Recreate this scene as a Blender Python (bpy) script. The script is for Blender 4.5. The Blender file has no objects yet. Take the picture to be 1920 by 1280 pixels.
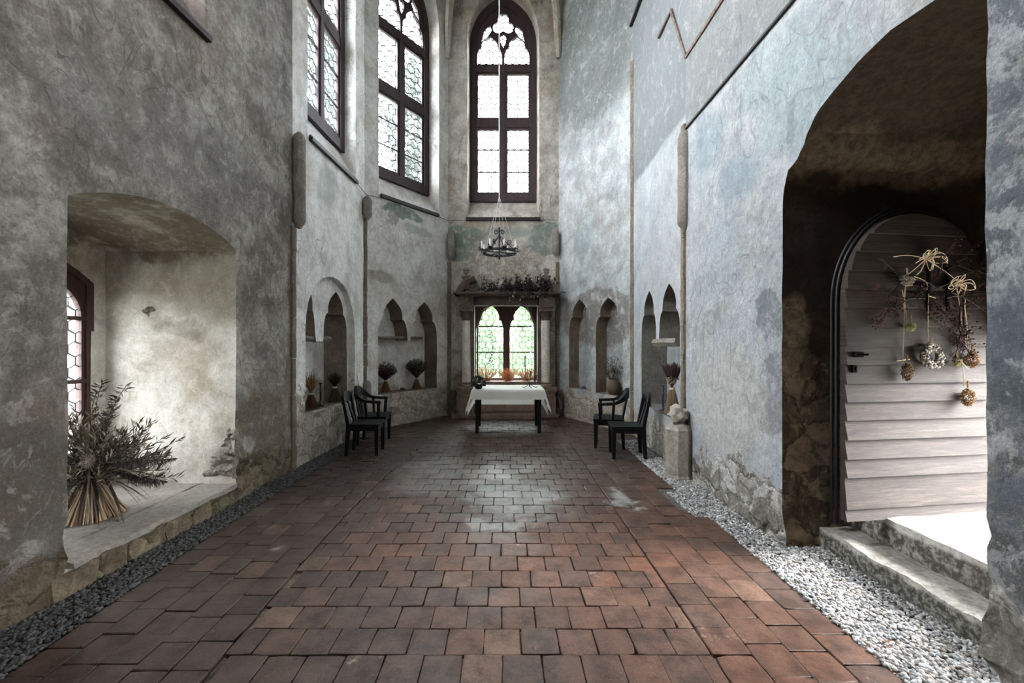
import bpy, bmesh, math, random
from mathutils import Vector, Matrix, noise as mn
from mathutils.geometry import delaunay_2d_cdt
random.seed(7)
R = random.Random(11)
PI = math.pi
scene = bpy.context.scene
C = scene.collection
F, PX, PY, CH = 800.0, 945.0, 645.0, 1.6       # focal length in px, vanishing point, eye height

def at(px, py, Y):
    """point seen at a pixel of the 1920x1280 photograph, at distance Y"""
    return Vector(((px - PX) * Y / F, Y, CH - (py - PY) * Y / F))

def lerp(a, b, t): return a + (b - a) * t
def srgb(r, g, b):
    f = lambda c: (c / 255 / 12.92) if c / 255 <= 0.04045 else ((c / 255 + 0.055) / 1.055) ** 2.4
    return (f(r), f(g), f(b), 1.0)

# ------------------------------------------------------------------ objects
def tag(o, label=None, cat=None, group=None, kind=None):
    if label: o['label'] = label
    if cat: o['category'] = cat
    if group: o['group'] = group
    if kind: o['kind'] = kind
    return o

def empty(name, loc=(0, 0, 0), label=None, cat=None, group=None, kind=None):
    o = bpy.data.objects.new(name, None)
    C.objects.link(o)
    o.location = loc
    o.empty_display_size = 0.05
    return tag(o, label, cat, group, kind)

def origin(o):
    p = Vector((0, 0, 0))
    while o is not None:
        p += Vector(o.location)
        o = o.parent
    return p

class MB:
    def __init__(s): s.v = []; s.f = []; s.c = []
    def add(s, verts, faces, col=None):
        b = len(s.v)
        s.v += [tuple(x) for x in verts]
        s.f += [tuple(i + b for i in f) for f in faces]
        s.c += [col] * len(verts)
        return s
    def box(s, c, size, rz=0.0, taper=1.0, col=None, rx=0.0):
        cx, cy, cz = c; sx, sy, sz = (k / 2 for k in size)
        pts = []
        for z, t in ((-sz, 1.0), (sz, taper)):
            for x, y in ((-sx, -sy), (sx, -sy), (sx, sy), (-sx, sy)):
                pts.append(Vector((x * t, y * t, z)))
        m = Matrix.Rotation(rz, 3, 'Z') @ Matrix.Rotation(rx, 3, 'X')
        return s.add([m @ p + Vector(c) for p in pts],
                     [(3, 2, 1, 0), (4, 5, 6, 7), (0, 1, 5, 4), (1, 2, 6, 5), (2, 3, 7, 6), (3, 0, 4, 7)], col)
    def bar(s, a, b, w, h=None, up=(0, 0, 1), col=None, w2=None, h2=None):
        """rectangular bar from a to b"""
        a, b = Vector(a), Vector(b); h = w if h is None else h
        w2 = w if w2 is None else w2; h2 = h if h2 is None else h2
        d = (b - a).normalized(); up = Vector(up)
        if abs(d.dot(up)) > 0.98: up = Vector((1, 0, 0))
        x = d.cross(up).normalized(); y = x.cross(d)
        pts = []
        for p, ww, hh in ((a, w, h), (b, w2, h2)):
            for i, j in ((-1, -1), (1, -1), (1, 1), (-1, 1)):
                pts.append(p + x * i * ww / 2 + y * j * hh / 2)
        return s.add(pts, [(0, 1, 2, 3), (7, 6, 5, 4), (1, 0, 4, 5), (2, 1, 5, 6), (3, 2, 6, 7), (0, 3, 7, 4)], col)
    def tube(s, path, r, n=6, cap=True, col=None):
        path = [Vector(p) for p in path]
        if not isinstance(r, (list, tuple)): r = [r] * len(path)
        rings = []
        ref = None
        for i, p in enumerate(path):
            d = (path[min(i + 1, len(path) - 1)] - path[max(i - 1, 0)])
            if d.length < 1e-9: d = Vector((0, 0, 1))
            d.normalize()
            if ref is None:
                ref = Vector((0, 0, 1)) if abs(d.z) < 0.9 else Vector((1, 0, 0))
            x = ref - d * ref.dot(d)
            if x.length < 1e-6: x = d.orthogonal()
            x.normalize(); ref = x; y = d.cross(x)
            rings.append([p + (x * math.cos(2 * PI * k / n) + y * math.sin(2 * PI * k / n)) * r[i] for k in range(n)])
        vs = [q for rg in rings for q in rg]
        fs = []
        for i in range(len(path) - 1):
            for k in range(n):
                k2 = (k + 1) % n
                fs.append((i * n + k, i * n + k2, (i + 1) * n + k2, (i + 1) * n + k))
        if cap:
            fs.append(tuple(range(n - 1, -1, -1)))
            fs.append(tuple((len(path) - 1) * n + k for k in range(n)))
        return s.add(vs, fs, col)
    def lathe(s, c, prof, n=16, col=None, jit=0.0, squash=(1, 1), rot=0.0):
        c = Vector(c); vs = []; fs = []
        for i, (r, z) in enumerate(prof):
            for k in range(n):
                a = 2 * PI * k / n + rot
                rr = r * (1 + (R.uniform(-jit, jit) if jit else 0))
                vs.append(c + Vector((math.cos(a) * rr * squash[0], math.sin(a) * rr * squash[1], z)))
        for i in range(len(prof) - 1):
            for k in range(n):
                k2 = (k + 1) % n
                fs.append((i * n + k, i * n + k2, (i + 1) * n + k2, (i + 1) * n + k))
        fs.append(tuple(range(n - 1, -1, -1)))
        fs.append(tuple((len(prof) - 1) * n + k for k in range(n)))
        return s.add(vs, fs, col)
    def prism(s, poly, w0, w1, M, col=None):
        n = len(poly)
        vs = [M(u, z, w0) for u, z in poly] + [M(u, z, w1) for u, z in poly]
        fs = [tuple(range(n)), tuple(range(2 * n - 1, n - 1, -1))]
        fs += [(k, n + k, n + (k + 1) % n, (k + 1) % n) for k in range(n)]
        return s.add(vs, fs, col)
    def ring(s, outer, inner, w0, w1, M, closed=True, col=None):
        n = len(outer)
        vs = []
        for w in (w0, w1):
            vs += [M(u, z, w) for u, z in outer] + [M(u, z, w) for u, z in inner]
        fs = []
        for k in range(n if closed else n - 1):
            j = (k + 1) % n
            fs += [(k, j, n + j, n + k), (2 * n + j, 2 * n + k, 3 * n + k, 3 * n + j),
                   (j, k, 2 * n + k, 2 * n + j), (n + k, n + j, 3 * n + j, 3 * n + k)]
        if not closed:
            for k in (0, n - 1): fs.append((k, n + k, 3 * n + k, 2 * n + k))
        return s.add(vs, fs, col)
    def leaf(s, p, d, L, W, col=None, bend=0.2):
        p, d = Vector(p), Vector(d).normalized()
        x = d.cross(Vector((R.uniform(-1, 1), R.uniform(-1, 1), R.uniform(-1, 1))))
        if x.length < 1e-4: x = d.orthogonal()
        x.normalize(); up = x.cross(d)
        m = p + d * L * 0.5
        return s.add([p, m + x * W / 2 + up * W * bend, p + d * L - up * L * bend * 0.5, m - x * W / 2 + up * W * bend, m],
                     [(0, 1, 4), (1, 2, 4), (2, 3, 4), (3, 0, 4)], col)
    def blade(s, p, d, L, W, sag=0.5, n=6, col=None):
        p, d = Vector(p), Vector(d).normalized()
        x = d.cross(Vector((R.uniform(-.4, .4), R.uniform(-.4, .4), 1)))
        if x.length < 1e-4: x = d.orthogonal()
        x.normalize(); vs = []; fs = []
        q = p.copy(); dd = d.copy()
        for i in range(n + 1):
            t = i / n; w = W * (0.35 + 1.3 * t) if t < 0.5 else W * 2 * (1 - t) + 0.0004
            vs += [q - x * w / 2, q + x * w / 2]
            if i: fs.append((2 * i - 2, 2 * i - 1, 2 * i + 1, 2 * i))
            dd = (dd + Vector((0, 0, -sag / n))).normalized()
            q = q + dd * L / n
        return s.add(vs, fs, col)
    def blob(s, c, r, n=1, col=None, jit=0.15, sc=(1, 1, 1)):
        vs, fs = ICO[n]
        o = Vector((R.uniform(-9, 9), R.uniform(-9, 9), R.uniform(-9, 9)))
        out = []
        for q in vs:
            k = r * (1 + jit * mn.noise(q * 1.7 + o) * 2)
            out.append(Vector(c) + Vector((q.x * k * sc[0], q.y * k * sc[1], q.z * k * sc[2])))
        return s.add(out, fs, col)
    def build(s, name, mat, parent=None, smooth=False, local=False, label=None):
        me = bpy.data.meshes.new(name)
        off = origin(parent) if (parent is not None and not local) else Vector((0, 0, 0))
        me.from_pydata([tuple(Vector(p) - off) for p in s.v] if off.length else s.v, [], s.f)
        if any(c is not None for c in s.c):
            ca = me.color_attributes.new('tint', 'FLOAT_COLOR', 'POINT')
            buf = []
            for c in s.c: buf += list(c if c is not None else (1, 1, 1))[:3] + [1.0]
            ca.data.foreach_set('color', buf)
        me.validate(); me.update()
        if smooth:
            me.polygons.foreach_set('use_smooth', [True] * len(me.polygons))
            if smooth != 'all':
                try: me.set_sharp_from_angle(angle=math.radians(38))
                except Exception: pass
        o = bpy.data.objects.new(name, me)
        C.objects.link(o)
        if mat is not None: me.materials.append(mat)
        if parent is not None: o.parent = parent
        if label: o['label'] = label
        return o

ICO = {}
for _n in (1, 2, 3):
    _b = bmesh.new(); bmesh.ops.create_icosphere(_b, subdivisions=_n, radius=1.0)
    _b.verts.ensure_lookup_table()
    ICO[_n] = ([v.co.copy() for v in _b.verts], [tuple(v.index for v in f.verts) for f in _b.faces]); _b.free()

# ------------------------------------------------------------------ materials
class NT:
    def __init__(s, name, world=None):
        if world is None:
            s.m = bpy.data.materials.new(name); s.m.use_nodes = True; s.t = s.m.node_tree
        else:
            s.t = world.node_tree
        s.t.nodes.clear()
    def n(s, typ, ins=None, **attrs):
        nd = s.t.nodes.new(typ)
        for k, v in attrs.items(): setattr(nd, k, v)
        for k, v in (ins or {}).items(): s.set(nd.inputs[k], v)
        return nd
    def set(s, sock, v):
        if isinstance(v, bpy.types.NodeSocket): s.t.links.new(v, sock)
        elif isinstance(v, bpy.types.Node): s.t.links.new(v.outputs[0], sock)
        else:
            if sock.type == 'RGBA' and len(v) == 3: v = (*v, 1.0)
            sock.default_value = v
    def math(s, op, a, b=0.0, c=0.0, clamp=False):
        nd = s.n('ShaderNodeMath', {0: a, 1: b, 2: c}, operation=op); nd.use_clamp = clamp
        return nd.outputs[0]
    def vmath(s, op, a, b=(0, 0, 0)):
        nd = s.n('ShaderNodeVectorMath', {0: a, 1: b}, operation=op)
        return nd.outputs[1] if op in ('LENGTH', 'DISTANCE', 'DOT_PRODUCT') else nd.outputs[0]
    def mix(s, f, a, b, mode='MIX'):
        nd = s.t.nodes.new('ShaderNodeMix'); nd.data_type = 'RGBA'; nd.blend_type = mode
        s.set(nd.inputs[0], f); s.set(nd.inputs[6], a); s.set(nd.inputs[7], b)
        return nd.outputs[2]
    def noise(s, vec, scale, detail=5.0, rough=0.6, dist=0.0):
        return s.n('ShaderNodeTexNoise', {'Vector': vec, 'Scale': scale, 'Detail': detail, 'Roughness': rough, 'Distortion': dist}).outputs[0]
    def step(s, x, a, b, lo=0.0, hi=1.0):
        nd = s.n('ShaderNodeMapRange', {0: x, 1: a, 2: b, 3: lo, 4: hi}, interpolation_type='SMOOTHSTEP')
        return nd.outputs[0]
    def ramp(s, f, stops):
        nd = s.n('ShaderNodeValToRGB', {0: f}); e = nd.color_ramp.elements
        while len(e) < len(stops): e.new(0.5)
        for el, (p, c) in zip(e, stops):
            el.position = p; el.color = c if len(c) == 4 else (*c, 1.0)
        return nd.outputs[0]
    def out(s, surf):
        s.n('ShaderNodeOutputMaterial', {0: surf}); return s.m
    def bump(s, h, strength=0.4, dist=0.02):
        return s.n('ShaderNodeBump', {'Height': h, 'Strength': strength, 'Distance': dist}).outputs[0]
    def bsdf(s, col, rough=0.8, normal=None, spec=0.3, metal=0.0):
        nd = s.n('ShaderNodeBsdfPrincipled', {'Base Color': col, 'Roughness': rough, 'Metallic': metal, 'Specular IOR Level': spec})
        if normal is not None: s.set(nd.inputs['Normal'], normal)
        return nd.outputs[0]
    def pos(s): return s.n('ShaderNodeNewGeometry').outputs['Position']

def scale_c(c, k): return (c[0] * k, c[1] * k, c[2] * k, 1.0)

def plaster(name, base, dark, light, warm=None, tint=None, tint_amt=0.35, masonry=None, patches=(), lines=0.0,
            bump=0.5, speck=0.25, contrast=1.0, zones=(), mott=0.3, mottc=None, crumbled=None):
    """weathered lime plaster; masonry = (height, stone colour a, b, mortar): bare rubble below that height
    patches = (centre, radii, colour, strength); zones = (z above which, colour, strength, ymin, ymax)"""
    t = NT(name); P = t.pos()
    sep = t.n('ShaderNodeSeparateXYZ', {0: P})
    z = sep.outputs[2]
    nb = t.noise(P, 0.65, 5, 0.6)
    nm = t.noise(P, 2.6, 8, 0.68, 0.3)
    nf = t.noise(P, 17.0, 8, 0.72)
    st = t.noise(t.vmath('MULTIPLY', P, (3.2, 3.2, 0.45)), 1.0, 5, 0.65)
    s1 = t.math('ADD', t.math('MULTIPLY', nb, 0.35), t.math('MULTIPLY', nm, 0.65))
    k = 0.11 / contrast
    col = t.ramp(s1, [(0.5 - k, dark), (0.5, base), (0.5 + k, light)])
    if warm is not None:
        col = t.mix(t.step(t.noise(t.vmath('ADD', P, (7, 3, 1)), 1.1, 6, 0.6), 0.5, 0.72, 0, 0.7), col, warm)
    if tint is not None:
        col = t.mix(t.step(st, 0.45, 0.68, 0, tint_amt), col, tint)
    wp = t.vmath('ADD', P, t.vmath('MULTIPLY', t.n('ShaderNodeTexNoise', {'Vector': P, 'Scale': 1.9, 'Detail': 5.0, 'Roughness': 0.6}).outputs[1], (0.5, 0.5, 0.5)))
    wp = t.vmath('SUBTRACT', wp, (0.25, 0.25, 0.25))
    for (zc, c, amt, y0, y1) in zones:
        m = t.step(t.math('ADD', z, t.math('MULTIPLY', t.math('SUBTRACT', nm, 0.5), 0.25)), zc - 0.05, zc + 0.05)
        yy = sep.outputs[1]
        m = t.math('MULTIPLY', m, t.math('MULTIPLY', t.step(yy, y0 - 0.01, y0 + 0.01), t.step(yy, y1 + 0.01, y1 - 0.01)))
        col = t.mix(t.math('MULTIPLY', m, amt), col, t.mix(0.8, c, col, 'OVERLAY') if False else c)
    for (c, r, pc, amt) in patches:
        d = t.vmath('LENGTH', t.vmath('DIVIDE', t.vmath('SUBTRACT', wp, c), r))
        m = t.math('MULTIPLY', t.step(d, 1.06, 0.92) if amt > 0.79 else t.step(d, 1.2, 0.7), amt)
        m = t.math('MULTIPLY', m, t.step(nf, 0.25, 0.6, 0.55, 1.0))
        if amt > 0.79:      # bare coarse ground: gritty
            pc = t.mix(t.step(nf, 0.42, 0.60, 0.75, 0.0), pc, scale_c(pc, 0.38))
            pc = t.mix(t.step(nm, 0.52, 0.64, 0.0, 0.55), pc, scale_c(light, 1.0))
        col = t.mix(m, col, pc)
    if lines > 0:
        ln = t.noise(t.vmath('MULTIPLY', P, (1, 1, 0.6)), 1.5, 2, 0.5, 1.2)
        m = t.step(t.math('ABSOLUTE', t.math('SUBTRACT', ln, 0.5)), 0.014, 0.004)
        m2 = t.step(t.math('ABSOLUTE', t.math('SUBTRACT', t.noise(t.vmath('MULTIPLY', t.vmath('ADD', P, (3, 9, 5)), (1, 1, 0.7)), 2.6, 1, 0.5, 0.8), 0.5)), 0.013, 0.004)
        rg = t.step(t.noise(t.vmath('ADD', P, (1, 5, 2)), 0.55, 2), 0.44, 0.54)
        mm = t.math('MULTIPLY', t.math('MULTIPLY', t.math('MAXIMUM', m, m2), rg), lines)
        mm = t.math('MULTIPLY', mm, t.step(nf, 0.35, 0.65))
        col = t.mix(mm, col, srgb(62, 62, 68))
    # mottling: worn skin with sharp-edged islands
    mo_ = t.noise(t.vmath('ADD', P, (11, 2, 6)), 5.5, 9, 0.72, 0.5)
    col = t.mix(t.step(mo_, 0.53, 0.60, 0.0, mott), col, mottc or scale_c(dark, 0.72))
    col = t.mix(t.step(mo_, 0.46, 0.40, 0.0, mott * 0.8), col, scale_c(light, 1.12))
    if crumbled is not None:      # (y below which the skin is badly decayed, dark, light)
        cn = t.noise(t.vmath('ADD', P, (2, 8, 3)), 3.6, 10, 0.74, 0.3)
        cm = t.step(t.math('ADD', sep.outputs[1], t.math('MULTIPLY', nm, 0.1)), crumbled[0] + .1, crumbled[0])
        col = t.mix(t.math('MULTIPLY', cm, t.step(cn, 0.50, 0.57, 0, 0.85)), col, crumbled[1])
        col = t.mix(t.math('MULTIPLY', cm, t.step(cn, 0.46, 0.41, 0, 0.6)), col, crumbled[2])
        col = t.mix(t.math('MULTIPLY', cm, t.step(nf, 0.48, 0.36, 0, 0.6)), col, scale_c(crumbled[1], 0.5))
    # pitting and grain
    col = t.mix(t.step(nf, 0.36, 0.62, speck, 0.0), col, scale_c(dark, 0.45))
    gr = t.noise(P, 58.0, 5, 0.8)
    col = t.mix(t.step(gr, 0.33, 0.52, 0.42, 0.0), col, scale_c(dark, 0.55))
    col = t.mix(t.step(gr, 0.55, 0.70, 0.0, 0.30), col, scale_c(light, 1.2))
    pit = t.step(t.noise(P, 34.0, 3, 0.6), 0.30, 0.22)
    col = t.mix(t.math('MULTIPLY', pit, 0.6), col, scale_c(dark, 0.3))
    scr = t.noise(t.vmath('MULTIPLY', P, (14, 14, 5)), 1.0, 6, 0.75, 0.6)
    col = t.mix(t.step(scr, 0.56, 0.72, 0, min(0.35, mott * 1.2)), col, scale_c(light, 1.15))
    h = t.math('ADD', t.math('MULTIPLY', nm, 1.2), t.math('MULTIPLY', nf, 0.35))
    h = t.math('ADD', h, t.math('MULTIPLY', scr, 0.25))
    h = t.math('SUBTRACT', h, t.math('MULTIPLY', pit, 0.15))
    if crumbled is not None: h = t.math('ADD', h, t.math('MULTIPLY', cm, t.math('MULTIPLY', cn, 2.2)))
    if masonry is not None:
        mz, ca, cb, mo = masonry
        v = t.vmath('MULTIPLY', t.vmath('ADD', wp, t.vmath('MULTIPLY', t.n('ShaderNodeTexNoise', {'Vector': P, 'Scale': 6.0, 'Detail': 4.0, 'Roughness': 0.65}).outputs[1], (0.16, 0.16, 0.12))), (3.6, 3.6, 5.6))
        vo = t.n('ShaderNodeTexVoronoi', {'Vector': v, 'Scale': 1.0, 'Randomness': 0.85})
        ed = t.n('ShaderNodeTexVoronoi', {'Vector': v, 'Scale': 1.0, 'Randomness': 0.85}, feature='DISTANCE_TO_EDGE').outputs[0]
        cs = t.n('ShaderNodeSeparateColor', {0: vo.outputs[1]})
        sc = t.mix(cs.outputs[0], ca, cb)
        sc = t.mix(t.step(nf, 0.3, 0.6, 0.5, 0.0), sc, scale_c(ca, 0.3))
        sc = t.mix(t.step(scr, 0.5, 0.7, 0, 0.5), sc, scale_c(cb, 1.25))
        sc = t.mix(t.step(ed, 0.09, 0.02, 0.0, 0.4), sc, mo)
        sc = t.mix(t.step(mo_, 0.55, 0.62, 0, 0.4), sc, scale_c(ca, 0.4))
        sc = t.mix(t.step(mo_, 0.46, 0.38, 0, 0.6), sc, scale_c(cb, 1.15))
        mask = t.step(t.math('SUBTRACT', t.math('ADD', mz, t.math('MULTIPLY', t.math('SUBTRACT', t.noise(P, 1.7, 6, 0.7), 0.5), 1.5)), z), -0.03, 0.05)
        col = t.mix(mask, col, sc)
        h = t.math('ADD', h, t.math('MULTIPLY', mask, t.math('ADD', t.math('MULTIPLY', t.step(ed, 0.0, 0.16), 0.7), t.math('MULTIPLY', nf, 0.7))))
        h = t.math('SUBTRACT', h, t.math('MULTIPLY', mask, 0.6))
    return t.out(t.bsdf(col, 0.88, t.bump(h, bump, 0.05), 0.2))

def stone(name, a, b, scale=3.0, bump=0.5, rough=0.85, dark=None, low_band=None):
    t = NT(name); P = t.pos()
    n1 = t.noise(P, scale, 8, 0.68, 0.4); n2 = t.noise(P, scale * 9, 6, 0.7)
    col = t.ramp(n1, [(0.32, a), (0.68, b)])
    col = t.mix(t.step(n2, 0.34, 0.6, 0.45, 0.0), col, dark or scale_c(a, 0.35))
    if low_band:        # (height, colour): darker band below a ragged line
        z = t.n('ShaderNodeSeparateXYZ', {0: P}).outputs[2]
        k = t.math('SUBTRACT', low_band[0], t.math('ADD', z, t.math('MULTIPLY', t.math('SUBTRACT', n1, 0.5), 0.10)))
        col = t.mix(t.math('MULTIPLY', t.step(k, -0.01, 0.02), t.step(n2, 0.62, 0.42, 0.45, 0.95)), col, low_band[1])
    return t.out(t.bsdf(col, rough, t.bump(t.math('ADD', n1, t.math('MULTIPLY', n2, 0.4)), bump, 0.03), 0.25))

def simple(name, col, rough=0.6, var=0.25, scale=20.0, spec=0.3, metal=0.0, bump=0.1, attr=False, transl=0.0):
    t = NT(name); P = t.pos()
    n1 = t.noise(P, scale, 5, 0.6)
    c = t.mix(t.step(n1, 0.3, 0.7, var, 0.0), col, scale_c(col, 0.35))
    if attr:
        c = t.mix(1.0, c, t.n('ShaderNodeAttribute', attribute_name='tint').outputs[0], 'MULTIPLY')
    b = t.bsdf(c, rough, t.bump(n1, bump, 0.01) if bump else None, spec, metal)
    if transl:
        b = t.n('ShaderNodeMixShader', {0: transl, 1: b, 2: t.n('ShaderNodeBsdfTranslucent', {0: c}).outputs[0]}).outputs[0]
    return t.out(b)

def wood(name, a, b, axis=(1.2, 9, 9), scale=2.5, rough=0.7, spec=0.25, bump=0.3):
    t = NT(name); P = t.pos()
    v = t.vmath('MULTIPLY', P, axis)
    n1 = t.noise(v, scale, 7, 0.65, 0.8); n2 = t.noise(v, scale * 6, 5, 0.7)
    col = t.ramp(n1, [(0.3, a), (0.7, b)])
    col = t.mix(t.step(n2, 0.35, 0.6, 0.4, 0.0), col, scale_c(a, 0.4))
    return t.out(t.bsdf(col, rough, t.bump(t.math('ADD', n1, n2), bump, 0.008), spec))

def glass(name, tr, tr2, scale=3.0, rough=0.08, gloss=0.12, milk=0.08):
    """old uneven glass in leads"""
    t = NT(name); P = t.pos()
    n1 = t.noise(P, scale, 4, 0.6)
    vo = t.n('ShaderNodeTexVoronoi', {'Vector': P, 'Scale': 9.0})
    cs = t.n('ShaderNodeSeparateColor', {0: vo.outputs[1]})
    f = t.math('ADD', t.math('MULTIPLY', n1, 0.6), t.math('MULTIPLY', cs.outputs[0], 0.4))
    c = t.ramp(f, [(0.3, tr2), (0.6, tr)])
    nb = t.bump(t.noise(P, 22, 3, 0.5), 0.25, 0.01)
    a = t.n('ShaderNodeBsdfTransparent', {0: c}).outputs[0]
    g = t.n('ShaderNodeBsdfGlossy', {'Color': (0.9, 0.95, 1, 1), 'Roughness': rough, 'Normal': nb}).outputs[0]
    d = t.n('ShaderNodeBsdfTranslucent', {0: (0.75, 0.82, 0.85, 1)}).outputs[0]
    m = t.n('ShaderNodeMixShader', {0: milk, 1: a, 2: d}).outputs[0]
    fr = t.n('ShaderNodeFresnel', {0: 1.35}).outputs[0]
    return t.out(t.n('ShaderNodeMixShader', {0: t.math('MULTIPLY', fr, gloss * 5), 1: m, 2: g}).outputs[0])
# ------------------------------------------------------------------ wall builder
def disp(p, rub=0.0):
    q = Vector(p)
    v = mn.noise_vector(q * 1.1) * 0.008 + mn.noise_vector(q * 4.3) * 0.005
    if rub > 0:
        v = v + (mn.noise_vector(q * 6.0) * 0.030 + mn.noise_vector(q * 15.0) * 0.014) * rub
    return q + v

def inside(poly, u, z):
    c = False; n = len(poly); j = n - 1
    for i in range(n):
        if (poly[i][1] > z) != (poly[j][1] > z):
            if u < (poly[j][0] - poly[i][0]) * (z - poly[i][1]) / (poly[j][1] - poly[i][1]) + poly[i][0]: c = not c
        j = i
    return c

def dense(poly, res):
    out = []
    for i in range(len(poly)):
        a, b = poly[i], poly[(i + 1) % len(poly)]
        n = max(1, int(math.ceil(math.hypot(b[0] - a[0], b[1] - a[1]) / res)))
        out += [(lerp(a[0], b[0], k / n), lerp(a[1], b[1], k / n)) for k in range(n)]
    return out

def fill(outline, holes, res_fn):
    """triangulate an outline with holes; both are taken as they are (already dense)"""
    pts = []; edges = []
    for poly in [outline] + holes:
        b = len(pts); n = len(poly)
        pts += poly; edges += [(b + i, b + (i + 1) % n) for i in range(n)]
    u0 = min(p[0] for p in outline); u1 = max(p[0] for p in outline)
    z0 = min(p[1] for p in outline); z1 = max(p[1] for p in outline)
    cell = {}
    for p in pts: cell.setdefault((int(p[0] * 8), int(p[1] * 8)), []).append(p)
    boxes = [(min(p[0] for p in h), max(p[0] for p in h), min(p[1] for p in h), max(p[1] for p in h)) for h in holes]
    z = z0
    row = 0
    while z < z1:
        r = res_fn(z)
        u = u0 + (row % 2) * r * 0.5
        while u < u1:
            pu, pz = u + R.uniform(-.15, .15) * r, z + R.uniform(-.15, .15) * r
            ok = inside(outline, pu, pz)
            if ok:
                for h, bx in zip(holes, boxes):
                    if bx[0] <= pu <= bx[1] and bx[2] <= pz <= bx[3] and inside(h, pu, pz): ok = False; break
            if ok:
                a, b = int(pu * 8), int(pz * 8)
                lim = min(r * 0.55, 0.11) ** 2
                for i in (-1, 0, 1):
                    for j in (-1, 0, 1):
                        for q in cell.get((a + i, b + j), ()):
                            if (q[0] - pu) ** 2 + (q[1] - pz) ** 2 < lim: ok = False; break
                        if not ok: break
                    if not ok: break
            if ok: pts.append((pu, pz))
            u += r
        z += r * 0.87; row += 1
    vs, es, fs, *_ = delaunay_2d_cdt([Vector(p) for p in pts], edges, [], 0, 1e-5)
    keep = []
    for f in fs:
        cu = sum(vs[i].x for i in f) / len(f); cz = sum(vs[i].y for i in f) / len(f)
        if not inside(outline, cu, cz): continue
        if any(bx[0] <= cu <= bx[1] and bx[2] <= cz <= bx[3] and inside(h, cu, cz) for h, bx in zip(holes, boxes)): continue
        keep.append(tuple(f))
    return [(v.x, v.y) for v in vs], keep

class Wall:
    def __init__(s, P0, P1, z0=-0.12, z1=11.0, inside_pt=(-0.2, 4.0)):
        s.P0, s.P1 = Vector((*P0, 0)), Vector((*P1, 0))
        s.d = (s.P1 - s.P0); s.L = s.d.length; s.d.normalize()
        s.n = Vector((s.d.y, -s.d.x, 0))
        if (Vector((*inside_pt, 0)) - s.P0).dot(s.n) > 0: s.n = -s.n     # n points out of the room
        s.z0, s.z1 = z0, z1
    def M(s, u, z, w=0.0): return s.P0 + s.d * u + s.n * w + Vector((0, 0, z))
    def uz(s, px, py):
        a = (px - PX) / F
        u = (a * s.P0.y - s.P0.x) / (s.d.x - a * s.d.y)
        Y = s.P0.y + u * s.d.y
        return u, CH - (py - PY) * Y / F
    def u(s, px): return s.uz(px, 0)[0]
    def uY(s, Y): return (Y - s.P0.y) / s.d.y
    def build(s, name, mats, holes, res_fn, rub_fn=None, label=None, outline=None):
        mb = MB(); mi = []
        outl = outline or [(0, s.z0), (s.L, s.z0), (s.L, s.z1), (0, s.z1)]
        rub = rub_fn or (lambda p: 0.0)
        def put(pts, faces, w, m):
            P = [disp(s.M(u, z, w), rub(s.M(u, z, w))) for u, z in pts]
            mb.add(P, faces); mi.extend([m] * len(faces))
        def rec(outline_d, hs, w, m):
            hd = []
            for h in hs:
                r = h.get('res', 0.1)
                f = h['front']; b = h.get('back') or f
                if len(f) == len(b):      # densify both alike
                    fd, bd = [], []
                    for i in range(len(f)):
                        a0, a1, b0, b1 = f[i], f[(i + 1) % len(f)], b[i], b[(i + 1) % len(b)]
                        n = max(1, int(math.ceil(math.hypot(a1[0] - a0[0], a1[1] - a0[1]) / r)))
                        fd += [(lerp(a0[0], a1[0], k / n), lerp(a0[1], a1[1], k / n)) for k in range(n)]
                        bd += [(lerp(b0[0], b1[0], k / n), lerp(b0[1], b1[1], k / n)) for k in range(n)]
                hd.append((h, fd, bd))
            vs, fs = fill(outline_d, [x[1] for x in hd], res_fn)
            put(vs, fs, w, m)
            for h, fd, bd in hd:
                D = h['depth']; n = max(1, int(round(D / h.get('res', 0.1)))); N = len(fd)
                pts = []; faces = []
                mm = h.get('mat', m)
                P = []
                for k in range(n + 1):
                    t = k / n
                    for a, b in zip(fd, bd):
                        q = s.M(lerp(a[0], b[0], t), lerp(a[1], b[1], t), w + D * t)
                        P.append(disp(q, rub(q)))
                for k in range(n):
                    for i in range(N):
                        j = (i + 1) % N
                        faces.append((k * N + i, k * N + j, (k + 1) * N + j, (k + 1) * N + i))
                mb.add(P, faces); mi.extend([mm] * len(faces))
                if not h.get('open'):
                    rec(bd, h.get('children', []), w + D, h.get('backmat', mm))
        rec(dense(outl, 0.15), holes, 0.0, 0)
        o = mb.build(name, mats[0], smooth=True)
        for m in mats[1:]: o.data.materials.append(m)
        o.data.polygons.foreach_set('material_index', mi)
        tag(o, label, 'wall', kind='structure')
        return o

def arch(u0, hw, z0, zs, za, n=10):
    """pointed-arch opening, from bottom left round by the right and the apex (constant count for a given n)"""
    h = za - zs; c = max(0.0, (h * h - hw * hw) / (2 * hw)); r = hw + c
    right = []
    a1 = math.atan2(h, c)
    for k in range(n + 1):
        a = a1 * k / n
        right.append((u0 - c + r * math.cos(a), zs + r * math.sin(a)))
    left = [(2 * u0 - x, z) for x, z in reversed(right[:-1])]
    return [(u0 - hw, z0), (u0 + hw, z0)] + right + left

def segment(ua, ub, z0, zs, za, n=12):
    """segmental arch opening"""
    hw = (ub - ua) / 2; h = za - zs; r = (hw * hw + h * h) / (2 * h); a0 = math.asin(min(1, hw / r)); um = (ua + ub) / 2
    top = [(um + r * math.sin(a0 - 2 * a0 * k / n), za - r + r * math.cos(a0 - 2 * a0 * k / n)) for k in range(n + 1)]
    return [(ua, z0), (ub, z0)] + top

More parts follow.
